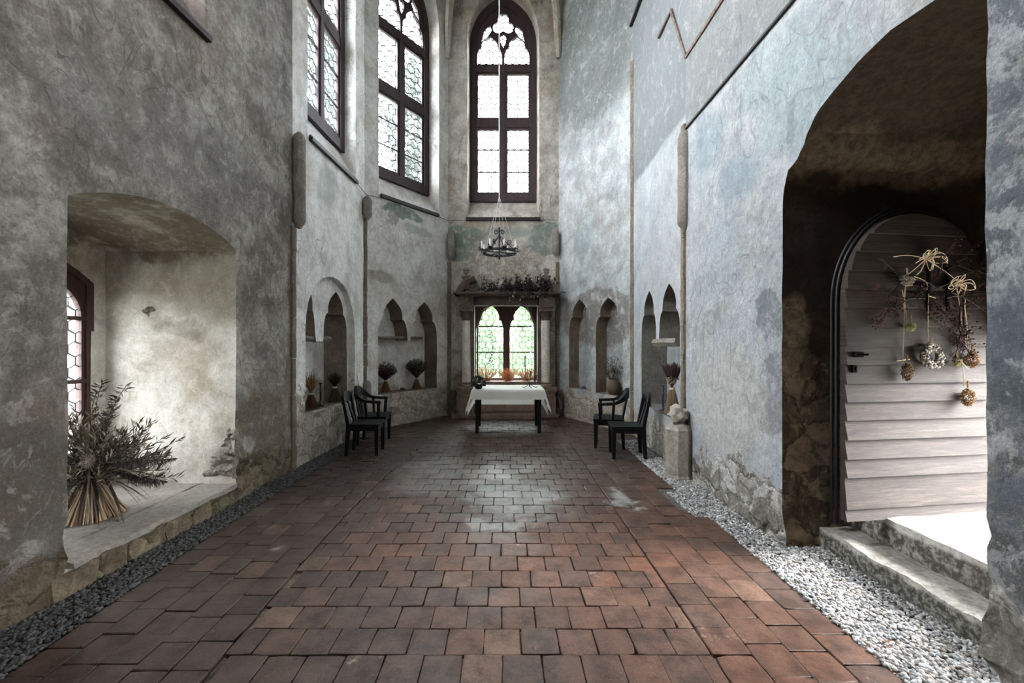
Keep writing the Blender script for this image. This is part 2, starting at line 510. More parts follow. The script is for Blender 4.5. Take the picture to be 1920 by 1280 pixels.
def trefoil(ua, ub, zs, za, up=None):
    """trefoil-headed outline from the right springing over the apex to the left one"""
    up = (ua + ub) / 2 if up is None else up
    H = za - zs; pts = []
    for side in (1, -1):
        e = ub if side == 1 else ua
        w = abs(e - up); q = []
        for k in range(6):          # lower lobe
            a = k / 5 * PI / 2
            q.append((up + side * w * (0.64 + 0.36 * math.cos(a)), zs + H * 0.46 * math.sin(a)))
        for k in range(1, 7):       # pointed upper lobe
            t = k / 6
            q.append((up + side * w * (0.62 * (1 - t ** 1.9) + 0.10 * math.sin(PI * t)), zs + H * (0.46 + 0.54 * t)))
        pts.append(q)
    return pts[0] + pts[1][::-1][1:]

# ------------------------------------------------------------------ plan of the chapel
CL = {1: (-1.26, 9.6), 2: (-2.55, 7.79), 3: (-2.68, 5.40)}
CR = {1: (1.235, 9.6), 2: (2.28, 7.55), 3: (2.22, 5.22)}
REAR = -3.0
LX = lambda Y: -2.68 - 0.04 * (5.4 - Y)
W_left = Wall((LX(REAR), REAR), CL[3]); W_A = Wall(CL[3], CL[2]); W_B = Wall(CL[2], CL[1])
W_back = Wall(CL[1], CR[1]); W_D = Wall(CR[1], CR[2]); W_E = Wall(CR[2], CR[3])
W_right = Wall((2.2, REAR), CR[3]); W_rear = Wall((LX(REAR), REAR), (2.2, REAR))

S = srgb
MASON_L = (0.35, S(92, 80, 62), S(140, 128, 106), S(66, 56, 44))
MASON_A = (0.95, S(158, 148, 134), S(200, 191, 178), S(120, 108, 94))
MASON_R = (0.46, S(112, 107, 98), S(204, 202, 196), S(56, 52, 46))
SOOT = S(58, 50, 42)
m_left = plaster('lime_plaster_left', S(156, 151, 145), S(112, 107, 100), S(192, 187, 180), warm=S(162, 148, 132), tint=S(130, 120, 112), tint_amt=0.4,
    masonry=MASON_L, lines=0.7, bump=0.95, speck=0.42, mott=0.45,
    patches=[((-2.7, 4.75, 0.55), (0.6, 0.62, 0.5), S(118, 102, 82), 0.85), ((-2.75, 2.2, 0.45), (0.8, 0.8, 0.75), S(74, 65, 52), 0.78), ((-2.7, 5.0, 0.9), (0.5, 0.5, 0.5), S(120, 108, 90), 0.6),
             ((-2.8, 3.6, 3.3), (1, 1.2, 0.5), S(112, 112, 112), 0.5)])
m_leftin = plaster('lime_plaster_window_niche', S(198, 194, 184), S(166, 160, 147), S(220, 217, 208), warm=S(150, 132, 104), bump=0.35, speck=0.2,
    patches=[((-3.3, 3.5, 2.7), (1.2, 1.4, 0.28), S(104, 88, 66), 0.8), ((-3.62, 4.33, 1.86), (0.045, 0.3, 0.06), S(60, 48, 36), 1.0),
             ((-3.3, 4.33, 1.72), (0.26, 0.3, 0.10), S(120, 110, 96), 0.6), ((-2.85, 4.33, 2.3), (0.8, 0.3, 0.55), S(128, 117, 100), 0.6)])  # last patch: brownish stain plus shade painted onto the upper reveal
m_A = plaster('lime_plaster_apse_left', S(240, 239, 237), S(205, 202, 197), S(250, 250, 248), warm=S(196, 182, 164), tint=S(188, 182, 172), masonry=MASON_A, lines=0.6, bump=0.6,
    patches=[((-2.63, 6.4, 3.95), (0.5, 0.35, 0.32), S(108, 122, 112), 0.45)])
m_B = plaster('lime_plaster_apse_diagonal', S(222, 219, 214), S(186, 182, 175), S(236, 234, 230), warm=S(196, 180, 162), tint=S(182, 174, 164), masonry=(0.72,) + MASON_A[1:], lines=0.5, bump=0.6,
    patches=[((-2.0, 8.5, 4.2), (0.45, 0.6, 0.12), S(76, 122, 98), 0.85), ((-2.15, 8.3, 4.05), (0.13, 0.2, 0.13), S(172, 168, 158), 0.8), ((-1.75, 8.9, 3.95), (0.35, 0.4, 0.1), S(96, 128, 108), 0.5),
             ((-2.3, 8.1, 2.85), (0.3, 0.4, 0.12), S(128, 112, 92), 0.7)])
m_back = plaster('lime_plaster_apse_end', S(182, 175, 165), S(144, 136, 126), S(204, 198, 189), warm=S(160, 138, 114), tint=S(146, 132, 116), masonry=(0.7, S(140, 124, 106), S(182, 166, 148), S(104, 90, 76)), lines=0.7, bump=0.6,
    patches=[((-0.92, 9.6, 3.85), (0.5, 0.5, 0.42), S(104, 130, 120), 0.8), ((0.95, 9.6, 3.95), (0.45, 0.5, 0.36), S(104, 130, 122), 0.8), ((-0.02, 9.6, 4.13), (0.95, 0.5, 0.12), S(126, 142, 132), 0.6),
             ((-0.02, 9.6, 3.0), (1.0, 0.5, 0.95), S(182, 172, 158), 0.8)])
m_D = plaster('lime_plaster_apse_right', S(176, 178, 177), S(136, 138, 137), S(206, 208, 208), warm=S(142, 136, 126), tint=S(138, 149, 153), tint_amt=0.4, masonry=(0.62, S(148, 138, 126), S(190, 180, 166), S(110, 100, 90)), lines=0.35, bump=0.55, mott=0.25, contrast=0.75,
    patches=[((1.8, 8.5, 2.1), (0.75, 1.3, 0.62), S(116, 106, 96), 0.85), ((1.75, 8.6, 7.6), (1.0, 1.8, 1.9), S(78, 86, 82), 0.78), ((1.6, 8.8, 3.7), (0.2, 0.3, 0.4), S(110, 130, 136), 0.5)])
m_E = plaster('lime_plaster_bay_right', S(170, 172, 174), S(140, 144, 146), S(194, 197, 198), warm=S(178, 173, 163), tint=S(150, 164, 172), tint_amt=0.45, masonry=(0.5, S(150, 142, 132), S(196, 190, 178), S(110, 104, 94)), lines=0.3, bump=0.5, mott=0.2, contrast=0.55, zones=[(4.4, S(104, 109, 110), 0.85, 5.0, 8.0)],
    patches=[((2.25, 6.7, 1.4), (0.5, 0.35, 0.4), S(98, 110, 104), 0.6)])
m_right = plaster('lime_plaster_right', S(168, 171, 174), S(137, 142, 146), S(192, 195, 197), warm=S(174, 170, 160), tint=S(142, 158, 166), tint_amt=0.4, masonry=MASON_R, lines=0.5, bump=0.75, speck=0.3, mott=0.22, contrast=0.6, crumbled=(2.0, S(98, 106, 114), S(196, 199, 198)),
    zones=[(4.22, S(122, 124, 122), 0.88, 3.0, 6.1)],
    patches=[((2.2, 3.54, 1.18), (0.5, 0.30, 0.36), S(136, 138, 144), 0.9), ((2.2, 3.55, 1.85), (0.5, 0.22, 0.22), S(96, 104, 112), 0.8),
             ((2.2, 4.3, 1.0), (0.5, 0.75, 0.62), S(178, 176, 168), 0.75), ((2.2, 3.2, 3.45), (0.6, 0.55, 0.35), S(150, 166, 168), 0.7), ((2.2, 4.6, 3.75), (0.5, 0.35, 0.3), S(128, 146, 154), 0.6), ((2.2, 3.6, 3.9), (0.5, 0.5, 0.3), S(140, 158, 158), 0.6),
             ((2.2, 3.95, 0.12), (0.5, 0.45, 0.13), S(66, 72, 48), 0.8), ((2.2, 1.55, 1.5), (0.6, 0.45, 0.42), S(84, 92, 102), 0.75), ((2.2, 1.5, 0.75), (0.6, 0.5, 0.25), S(104, 102, 98), 0.7), ((2.2, 1.85, 1.9), (0.3, 0.14, 0.35), S(78, 86, 96), 0.8), ((2.2, 1.82, 1.25), (0.3, 0.16, 0.2), S(92, 96, 100), 0.8), ((2.2, 1.86, 0.95), (0.3, 0.12, 0.16), S(120, 116, 108), 0.8), ((2.2, 1.84, 2.25), (0.3, 0.12, 0.2), S(104, 112, 118), 0.7), ((2.2, 1.9, 0.5), (0.3, 0.2, 0.25), S(86, 86, 84), 0.8),
             ((2.2, 1.6, 2.6), (0.6, 0.4, 0.4), S(166, 166, 160), 0.6), ((2.2, 4.1, 3.2), (0.5, 0.4, 0.22), S(122, 142, 152), 0.6), ((2.2, 4.4, 2.5), (0.5, 0.3, 0.5), S(158, 168, 176), 0.5)])
m_pass = plaster('dark_plaster_passage', S(58, 49, 42), S(42, 35, 30), S(76, 66, 55), warm=S(60, 48, 37), masonry=(1.55, S(82, 70, 58), S(156, 138, 114), S(44, 36, 30)), bump=0.8, speck=0.4, mott=0.14, contrast=0.7,  # dark brown plaster base, with lighter bands and jamb patches
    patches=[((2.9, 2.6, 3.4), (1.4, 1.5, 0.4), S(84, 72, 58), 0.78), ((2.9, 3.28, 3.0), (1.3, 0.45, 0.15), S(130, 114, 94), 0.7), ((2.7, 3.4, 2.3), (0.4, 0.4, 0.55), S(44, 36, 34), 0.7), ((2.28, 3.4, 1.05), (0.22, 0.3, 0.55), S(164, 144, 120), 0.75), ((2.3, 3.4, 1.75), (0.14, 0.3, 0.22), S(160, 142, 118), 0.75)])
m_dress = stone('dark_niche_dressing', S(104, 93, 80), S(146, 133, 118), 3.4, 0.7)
m_dress3 = stone('shaded_reveal_plaster', S(66, 58, 52), S(92, 82, 74), 2.5, 0.5)  # shade of the high left opening's reveal, put into a darker colour
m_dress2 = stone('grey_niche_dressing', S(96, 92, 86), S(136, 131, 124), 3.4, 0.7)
m_rear = plaster('lime_plaster_rear', S(160, 158, 150), S(120, 116, 108), S(190, 188, 180))

fine = lambda z: 0.05 if z < 0.9 else (0.075 if z < 3.4 else 0.22)
mid = lambda z: 0.07 if z < 0.9 else (0.12 if z < 3 else 0.25)

# window openings (front polygon in the wall face, back polygon where the frame sits)
WIN = dict(z0=4.42, zs=8.5, za=9.92, hw=0.82)
def win_hole(u0, depth, hw=0.81, ub=None, hb=0.765):
    return dict(front=arch(u0, hw, 4.42, 8.5, 9.92), back=arch(u0 if ub is None else ub, hb, 4.93, 8.5, 9.62), depth=depth, open=True, res=0.2)

# left nave wall: deep window niche and the window above it
uL = W_left.uY
big = segment(uL(2.72), uL(4.33), 0.145, 2.55, 2.745)
glassopen = segment(uL(3.52) - .66, uL(3.52) + .66, 0.40, 2.20, 2.46)
rubL = lambda p: max(0.0, min(1.0, (0.75 - p.z + mn.noise(p * 1.4) * 0.5) * 2.2)) + (0.9 if (abs(p.y - 4.33) < 0.3 and p.z < 0.75 and p.x > -3.0) else 0)
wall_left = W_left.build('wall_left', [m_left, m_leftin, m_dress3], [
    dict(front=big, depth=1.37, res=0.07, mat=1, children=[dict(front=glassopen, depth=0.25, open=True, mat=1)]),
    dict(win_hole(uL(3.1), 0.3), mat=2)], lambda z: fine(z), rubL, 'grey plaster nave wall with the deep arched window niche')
# walls of the apse
pendant = lambda W, x0, x1, yb: None
def double_niche(W, xl, xa, xb, xr, pk1, pk2, ysp, zb, yp):
    """two trefoil heads over one opening, the pier between them broken away; xa..xb is its stump"""
    ul, ua, ub, ur = W.u(xl), W.u(xa), W.u(xb), W.u(xr)
    if ul > ur: ul, ua, ub, ur = ur, ub, ua, ul; pk1, pk2 = pk2, pk1
    u1, z1 = W.uz(*pk1); u2, z2 = W.uz(*pk2)
    zs = W.uz((xl + xr) / 2, ysp)[1]; zp = W.uz((xa + xb) / 2, yp)[1]
    right = trefoil(ub, ur, zs, z2, u2); left = trefoil(ul, ua, zs, z1, u1)
    return [(ul, zb), (ur, zb)] + right + [((ub * .9 + ua * .1), zp), ((ub * .1 + ua * .9), zp)] + left
rubA = lambda p: max(0.0, min(1.0, (0.62 - p.z + mn.noise(p * 1.4) * 0.35) * 2.5)) * 0.7
nicheA = double_niche(W_A, 577.5, 603, 619, 661, (592, 537), (641, 547), 622, 0.64, 640)
uA0, uA1 = W_A.u(572.5), W_A.u(665.5)
zA = W_A.uz(625, 519)[1]
outerA = [(uA0, 0.63), (uA1, 0.63)] + [(lerp(uA1, uA0, .5) + (uA1 - uA0) / 2 * math.cos(PI * k / 14), 1.75 + (zA - 1.75) * math.sin(PI * k / 14) ** 0.9) for k in range(15)]
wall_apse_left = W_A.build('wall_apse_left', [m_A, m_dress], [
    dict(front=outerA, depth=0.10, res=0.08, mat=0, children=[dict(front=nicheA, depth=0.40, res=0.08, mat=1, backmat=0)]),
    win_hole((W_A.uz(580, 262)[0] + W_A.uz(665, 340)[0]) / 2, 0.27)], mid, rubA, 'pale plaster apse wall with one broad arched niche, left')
nicheB = double_niche(W_B, 709, 764, 770, 819, (737, 559), (796, 566), 632, 0.65, 638)
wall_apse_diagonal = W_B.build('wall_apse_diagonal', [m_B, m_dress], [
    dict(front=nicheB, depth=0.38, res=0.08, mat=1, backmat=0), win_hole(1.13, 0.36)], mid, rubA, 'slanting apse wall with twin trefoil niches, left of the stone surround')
# end wall: tall window above, low opening behind the stone surround
altar_hole = [(W_back.u(878), 0.73), (W_back.u(1016), 0.73), (W_back.u(1016), 2.5), (W_back.u(980), 2.66), (W_back.u(915), 2.66), (W_back.u(878), 2.5)]
wall_back = W_back.build('wall_back', [m_back], [
    dict(front=altar_hole, depth=0.40, open=True, res=0.12),
    win_hole((W_back.u(875) + W_back.u(1012)) / 2, 0.36)], mid, rubA, 'apse end wall with one tall pointed window')
def one_niche(W, xl, xr, pk, ysp, zb):
    ul, ur = W.u(xl), W.u(xr)
    u1, z1 = W.uz(*pk); zs = W.uz((xl + xr) / 2, ysp)[1]
    if ul > ur: ul, ur = ur, ul
    return [(ul, zb), (ur, zb)] + trefoil(ul, ur, zs, z1, u1)
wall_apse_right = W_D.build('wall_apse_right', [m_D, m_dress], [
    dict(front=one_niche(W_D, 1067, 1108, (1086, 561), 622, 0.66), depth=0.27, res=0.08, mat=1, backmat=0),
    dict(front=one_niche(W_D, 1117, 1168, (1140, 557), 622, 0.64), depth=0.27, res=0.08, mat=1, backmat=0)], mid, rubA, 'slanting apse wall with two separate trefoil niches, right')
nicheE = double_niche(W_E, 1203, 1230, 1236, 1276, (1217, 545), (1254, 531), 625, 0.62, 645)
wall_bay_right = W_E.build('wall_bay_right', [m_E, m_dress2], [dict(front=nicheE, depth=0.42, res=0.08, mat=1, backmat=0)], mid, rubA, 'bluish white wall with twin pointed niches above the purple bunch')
# right nave wall with the vaulted passage to the outer door
uR = W_right.uY
doorpoly = [(uR(1.956), -0.1), (uR(3.40), -0.1), (uR(3.39), 2.84), (uR(3.33), 2.94), (uR(3.24), 3.0), (uR(3.16), 3.16), (uR(3.0), 3.255), (uR(2.85), 3.31), (uR(2.68), 3.365), (uR(2.45), 3.40), (uR(2.2), 3.37), (uR(1.956), 3.25)]
outpoly = segment(uR(2.06), uR(3.22), 0.34, 1.62, 1.86)
def rubR(p):
    a = max(0.0, min(1.0, (0.36 - p.z + mn.noise(p * 1.6) * 0.3) * 3)) * 2.2
    if p.x > 2.24: a += 0.35 if p.z < 2.8 else (1.2 if p.z < 3.12 else 0.2)
    elif p.y > 3.1 and p.y < 3.55 and 2.8 < p.z < 3.2: a += 1.0
    elif p.y < 2.2 and p.z < 0.8: a += 1.2
    elif p.y < 2.2: a += 0.15
    return a
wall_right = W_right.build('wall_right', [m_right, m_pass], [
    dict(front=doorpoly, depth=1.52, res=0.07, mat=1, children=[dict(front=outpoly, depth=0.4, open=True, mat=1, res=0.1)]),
    dict(front=arch(uR(-1.0), 0.5, 4.4, 7.0, 8.0), depth=0.3, open=True, res=0.3)],  # unseen high opening behind the viewer, added to light the left wall
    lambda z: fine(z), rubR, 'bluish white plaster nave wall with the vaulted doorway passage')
wall_rear = W_rear.build('wall_rear', [m_rear], [], lambda z: 0.4, None, 'plaster wall behind the viewer')

# ceiling, outside ground
mb = MB(); mb.box((-0.4, 3.5, 11.1), (6.6, 14.0, 0.2))
tag(mb.build('ceiling', plaster('ceiling_plaster', S(140, 138, 132), S(110, 108, 102), S(165, 163, 158))), 'plaster ceiling high above the nave', 'ceiling', kind='structure')
g = NT('meadow'); P = g.pos()
m_meadow = g.out(g.bsdf(g.ramp(g.noise(P, 1.5, 6), [(0.3, S(92, 92, 80)), (0.7, S(136, 134, 122))]), 0.9))
mb = MB(); mb.add([(-60, -40, -0.6), (60, -40, -0.6), (60, 80, -0.6), (-60, 80, -0.6)], [(0, 1, 2, 3)])
tag(mb.build('ground', m_meadow), 'grassy ground outside the chapel', 'ground', kind='structure')
# paved threshold outside the door so that daylight bounces in
m_slab = stone('worn_limestone', S(150, 147, 140), S(200, 198, 192), 2.2, 0.35)
mb = MB(); mb.box((5.6, 2.6, 0.10), (3.2, 4.0, 0.4))
tag(mb.build('forecourt', m_slab), 'pale paving outside the doorway', 'paving', kind='structure')

# ------------------------------------------------------------------ tiled floor
t = NT('terracotta_tile'); P = t.pos()
at_ = t.n('ShaderNodeAttribute', attribute_name='tint').outputs[0]
n1 = t.noise(P, 7, 8, 0.7); n2 = t.noise(P, 40, 6, 0.7); n0 = t.noise(P, 1.6, 6, 0.65)
col = t.mix(t.step(n1, 0.34, 0.62, 0.75, 0.0), at_, t.mix(1.0, at_, S(118, 104, 102), 'MULTIPLY'))
ngr = t.noise(P, 130, 4, 0.8)
col = t.mix(t.step(ngr, 0.36, 0.52, 0.4, 0.0), col, S(52, 40, 36))
col = t.mix(t.step(ngr, 0.56, 0.70, 0.0, 0.22), col, S(190, 170, 156))
col = t.mix(t.step(n2, 0.33, 0.55, 0.35, 0.0), col, S(44, 34, 30))
# lime bloom worn into the middle of the floor
def spot(c, r, k=0.9):
    w = t.vmath('ADD', P, t.vmath('MULTIPLY', t.vmath('SUBTRACT', t.n('ShaderNodeTexNoise', {'Vector': P, 'Scale': 2.4, 'Detail': 6.0, 'Roughness': 0.7}).outputs[1], (0.5, 0.5, 0.5)), (1.0, 1.0, 0)))
    d = t.vmath('LENGTH', t.vmath('DIVIDE', t.vmath('SUBTRACT', w, c), r))
    return t.math('MULTIPLY', t.step(d, 1.15, 0.55), k)
m = spot((0.1, 4.5, 0), (0.55, 0.65, 1), 0.5)
m = t.math('MAXIMUM', m, spot((-0.05, 3.8, 0), (0.35, 0.14, 1), 0.42))
m = t.math('MAXIMUM', m, spot((1.2, 4.4, 0), (0.16, 0.25, 1), 0.7))
m = t.math('MAXIMUM', m, spot((-0.9, 5.3, 0), (0.5, 0.9, 1), 0.22))
m = t.math('MULTIPLY', m, t.step(n1, 0.3, 0.6, 0.45, 1.0))
col = t.mix(m, col, S(158, 160, 158))
wsp = t.step(t.noise(t.vmath('ADD', P, (4, 4, 4)), 3.2, 8, 0.75), 0.62, 0.72, 0, 0.55)
col = t.mix(wsp, col, S(176, 160, 146))
h = t.math('ADD', t.math('MULTIPLY', n1, 1.0), t.math('MULTIPLY', n2, 0.5))
rg = t.step(n0, 0.35, 0.65, 0.42, 0.68)
m_tile = t.out(t.bsdf(col, rg, t.bump(h, 0.35, 0.012), 0.35))
m_mortar = stone('sandy_mortar', S(56, 48, 42), S(140, 124, 106), 6.0, 0.5)

palette = [(120, 88, 74), (126, 90, 76), (114, 84, 74), (122, 86, 70), (108, 82, 74), (130, 96, 82), (102, 80, 76), (114, 88, 80)]
purple = [(98, 80, 77), (92, 77, 76), (104, 83, 77), (88, 75, 75), (106, 82, 73)]
dusty = [(104, 84, 76), (96, 80, 76), (108, 88, 80), (90, 76, 74)]
tm = MB()
def tile(cx, cy, sx, sy, rz=0.0, pal=palette, zoff=None, k=1.0):
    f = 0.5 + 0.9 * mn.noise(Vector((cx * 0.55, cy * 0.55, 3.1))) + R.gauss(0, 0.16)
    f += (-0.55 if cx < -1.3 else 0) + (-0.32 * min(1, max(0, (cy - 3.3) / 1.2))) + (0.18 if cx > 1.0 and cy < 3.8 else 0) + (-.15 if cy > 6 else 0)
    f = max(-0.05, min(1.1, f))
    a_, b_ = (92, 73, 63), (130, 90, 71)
    c = [lerp(p_, q_, f) for p_, q_ in zip(a_, b_)]
    if R.random() < 0.05: c = [x * 0.86 for x in c]
    if R.random() < 0.04: c = [lerp(x, y_, .6) for x, y_ in zip(c, (140, 112, 92))]
    j = R.uniform(0.90, 1.10) * k
    col = scale_c(S(*c), j * 0.63)
    g = R.uniform(0.0012, 0.0036); b = R.uniform(0.003, 0.0065)
    hx, hy = sx / 2 - g, sy / 2 - g
    z = (R.uniform(-0.003, 0.0045) if zoff is None else zoff)
    tx, ty = R.uniform(-.006, .006), R.uniform(-.006, .006)
    m = Matrix.Rotation(rz + R.uniform(-.012, .012), 2)
    n = 3
    loop = []
    cs = [(-hx, -hy), (hx, -hy), (hx, hy), (-hx, hy)]
    for i in range(4):
        a, d = cs[i], cs[(i + 1) % 4]
        for q in range(n):
            f = q / n
            w = 0.0014
            ch = b * R.uniform(.2, 1.0) + (R.uniform(.004, .014) if R.random() < .03 else 0) if q == 0 else 0.0
            x, y = lerp(a[0], d[0], f), lerp(a[1], d[1], f)
            l = math.hypot(x, y)
            loop.append((x - x / l * ch + R.uniform(-w, w), y - y / l * ch + R.uniform(-w, w)))
    N = len(loop); vs = []
    for (sc_, zz) in ((1.0, -0.03), (1.0, z - b * 0.55), (None, z)):
        for x, y in loop:
            if sc_ is None:
                l = math.hypot(x, y); x, y = x - x / l * b, y - y / l * b
            q = m @ Vector((x, y))
            vs.append((cx + q.x, cy + q.y, zz + (x * tx + y * ty if zz > -0.02 else 0)))
    q = (cx, cy, z + 0.0006)
    vs.append(q)
    fs = []
    for r in (0, 1):
        for i in range(N):
            j2 = (i + 1) % N
            fs.append((r * N + i, r * N + j2, (r + 1) * N + j2, (r + 1) * N + i))
    for i in range(N): fs.append((2 * N + i, 2 * N + (i + 1) % N, 3 * N))
    tm.add(vs, fs, col)

XL, XR = -1.45, 1.07
def leftedge(Y): return XL + 0.03 * math.sin(Y * 1.3) + max(0, (Y - 5.2)) * 0.06
def room_left(Y):
    if Y < 5.4: return LX(Y)
    if Y < 7.79: return lerp(-2.68, -2.55, (Y - 5.4) / 2.39)
    return lerp(-2.55, -1.26, (Y - 7.79) / 1.81)
def room_right(Y):
    if Y < 7.55: return 2.2
    return lerp(2.28, 1.235, (Y - 7.55) / 2.05)
# main field: rows across the nave
D, Wd = 0.2045, 0.2
r = -12
while True:
    y = 2.199 + r * D + D / 2
    if y > 9.75: break
    off = (0.091 if r % 2 == 0 else 0.18) + R.uniform(-.012, .012)
    x = off - 3.0 + Wd / 2
    while x < 3:
        lo = leftedge(y) if y < 7.3 else room_left(y) - 0.1
        hi = XR if y < 7.0 else room_right(y) + 0.1
        x0_, x1_ = max(x - Wd / 2, lo), min(x + Wd / 2, hi)
        if x1_ - x0_ > 0.05:
            pal = palette if y < 3.4 else (dusty + palette[4:7] if y < 6 else dusty)
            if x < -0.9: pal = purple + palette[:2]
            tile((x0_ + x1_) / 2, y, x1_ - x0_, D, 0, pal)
        x += Wd
    r += 1
# left border: columns running along the wall
for ci in range(5):
    x0 = lambda Y, c=ci: leftedge(Y) - 0.006 - 0.192 * c - 0.096
    y = -0.6 + R.uniform(0, .2)
    while y < 7.25:
        sy = R.uniform(0.19, 0.23)
        xx = x0(y + sy / 2)
        if xx - 0.09 > room_left(y) + 0.22:
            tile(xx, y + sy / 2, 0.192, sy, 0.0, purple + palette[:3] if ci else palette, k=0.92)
        y += sy
# right border
for ci in range(5):
    x = XR + 0.008 + 0.205 * ci + 0.1025
    y = -0.6 + R.uniform(0, .2)
    while y < 6.9:
        sy = R.uniform(0.2, 0.235)
        lim = 2.14 if y < 2.2 else (1.93 if y < 3.95 else (1.80 if y < 4.6 else (1.95 if y < 5.3 else 2.0)))
        if x + 0.1 <= lim:
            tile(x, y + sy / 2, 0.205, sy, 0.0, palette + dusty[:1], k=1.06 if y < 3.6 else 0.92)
        y += sy
fl = MB()
fl.add([(-4.4, REAR - .2, -0.022), (2.45, REAR - .2, -0.022), (2.45, 10.2, -0.022), (-4.4, 10.2, -0.022)], [(0, 1, 2, 3)])
nm_ = len(fl.f)
base = len(fl.v)
floor = tm.build('floor', m_tile)
floor2 = fl.build('mortar_bed', m_mortar, floor)
tag(floor, 'worn terracotta tile floor with pale limy bloom', 'floor', kind='structure')
# gravel beside the walls
peb = NT('pebble'); P = peb.pos()
pa = peb.n('ShaderNodeAttribute', attribute_name='tint').outputs[0]
m_peb = peb.out(peb.bsdf(peb.mix(peb.step(peb.noise(P, 60, 3), 0.35, 0.6, 0.3, 0.0), pa, S(60, 58, 56)), 0.75, None, 0.3))
def gravel(name, region, n, size, label, k=1.0, seed=1):
    """region(): a random point (x, y) in the strip and the bed height"""
    rr = random.Random(seed); vs, fs = ICO[1]
    V, Fc, Cc = [], [], []
    for i in range(n):
        x, y, zb = region(rr)
        s = size * rr.uniform(0.6, 1.35) * (1.0 if y < 5 else 1.4)
        M3 = Matrix.Rotation(rr.uniform(0, 6.28), 3, 'Z') @ Matrix.Rotation(rr.uniform(-.7, .7), 3, 'X')
        sx, sy, sz = s * rr.uniform(.9, 1.5), s * rr.uniform(.7, 1.0), s * rr.uniform(.5, .8)
        g = rr.choice([150, 170, 190, 205, 120, 135, 160]); w = rr.uniform(-6, 8)
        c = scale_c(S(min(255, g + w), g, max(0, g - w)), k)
        b = len(V)
        for q in vs:
            p = M3 @ Vector((q.x * sx, q.y * sy, q.z * sz))
            V.append((x + p.x, y + p.y, zb + p.z + rr.uniform(0, .0015))); Cc += [c[0], c[1], c[2], 1.0]
        Fc += [tuple(j + b for j in f) for f in fs]
    me = bpy.data.meshes.new(name); me.from_pydata(V, [], Fc)
    ca = me.color_attributes.new('tint', 'FLOAT_COLOR', 'POINT'); ca.data.foreach_set('color', Cc)
    me.polygons.foreach_set('use_smooth', [True] * len(Fc)); me.materials.append(m_peb)
    o = bpy.data.objects.new(name, me); C.objects.link(o)
    return tag(o, label, 'gravel', kind='stuff')
def reg_right(rr):
    while True:
        y = 1.5 + (rr.random() ** 1.4) * 5.6
        x = rr.uniform(1.76, 2.58)
        hi = 2.58 if 1.95 < y < 3.36 else 2.2
        lo = 2.08 if y < 2.0 else (1.90 if y < 3.95 else (1.70 if y < 4.6 else 1.88))
        if lo < x < hi: return x, y, -0.008 + rr.uniform(0, 0.016)
def reg_left(rr):
    while True:
        y = 1.7 + (rr.random() ** 1.3) * 5.4
        a, b = room_left(y), leftedge(y) - 0.98
        x = rr.uniform(a - .02, max(b, a + .16))
        return x, y, -0.010 + rr.uniform(0, 0.014)
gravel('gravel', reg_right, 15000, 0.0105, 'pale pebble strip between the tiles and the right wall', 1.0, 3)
gravel('gravel', reg_left, 9500, 0.0115, 'dark pebble strip with painted-in shade along the foot of the left wall', 0.16, 4)  # dark pebbles, with the shade on this strip also put into their colour
bd = MB()
bd.add([(1.7, 1.0, -0.012), (2.62, 1.0, -0.012), (2.62, 7.2, -0.012), (1.7, 7.2, -0.012)], [(0, 1, 2, 3)])
bd.build('gravel_bed', stone('gravel_bed', S(70, 68, 64), S(130, 128, 122), 30, 0.6), floor)

# ------------------------------------------------------------------ doorway steps
m_step = stone('mossy_shaded_step_stone', S(126, 123, 116), S(196, 193, 186), 3.2, 0.6, dark=S(46, 44, 40), low_band=(0.125, S(50, 50, 44)))  # low band mixes dark moss with the front face's painted-in shadow
m_thr = stone('threshold_stone', S(150, 147, 140), S(200, 198, 192), 2.2, 0.35, low_band=(0.30, S(66, 60, 54)))  # riser coloured darker brown below a ragged line
def rough_block(x0, x1, y0, y1, z0, z1, res=0.06, amp=0.012, seed=0):
    """slab with a worn, slightly crumbled surface"""
    bm = bmesh.new()
    bmesh.ops.create_cube(bm, size=1.0)
    for v in bm.verts: v.co = Vector((lerp(x0, x1, v.co.x + .5), lerp(y0, y1, v.co.y + .5), lerp(z0, z1, v.co.z + .5)))
    for _ in range(5):
        es = [e for e in bm.edges if e.calc_length() > res * 1.6]
        if not es: break
        bmesh.ops.subdivide_edges(bm, edges=es, cuts=1, use_grid_fill=True)
    o = Vector((seed * 3.7, seed, 0))
    for v in bm.verts:
        p = v.co.copy()
        ex = (abs(p.x - x0) < 1e-4 or abs(p.x - x1) < 1e-4) + (abs(p.y - y0) < 1e-4 or abs(p.y - y1) < 1e-4) + (abs(p.z - z1) < 1e-4)
        k = amp * (2.0 if ex > 1 else 1.0)
        v.co = p + mn.noise_vector((p + o) * 5) * k + mn.noise_vector((p + o) * 17) * k * 0.5
        if ex > 1:
            cpt = Vector(((x0 + x1) / 2, (y0 + y1) / 2, (z0 + z1) / 2))
            v.co += (cpt - p).normalized() * amp * 0.9
    bm.verts.index_update()
    vs = [v.co.copy() for v in bm.verts]; fs = [tuple(v.index for v in f.verts) for f in bm.faces]
    bm.free(); return vs, fs
mb = MB(); mb.add(*rough_block(2.50, 2.80, 1.90, 3.40, -0.1, 0.15, 0.05, 0.012, 1))
tag(mb.build('doorstep', m_step, smooth=True), 'lower mossy stone step with painted-in shade just behind the pebbles', 'step')
mb = MB(); mb.add(*rough_block(2.77, 4.3, 1.90, 3.42, -0.1, 0.34, 0.07, 0.010, 2))
tag(mb.build('threshold_slab', m_thr, smooth=True), 'brightly lit upper stone slab under the plank door', 'step')

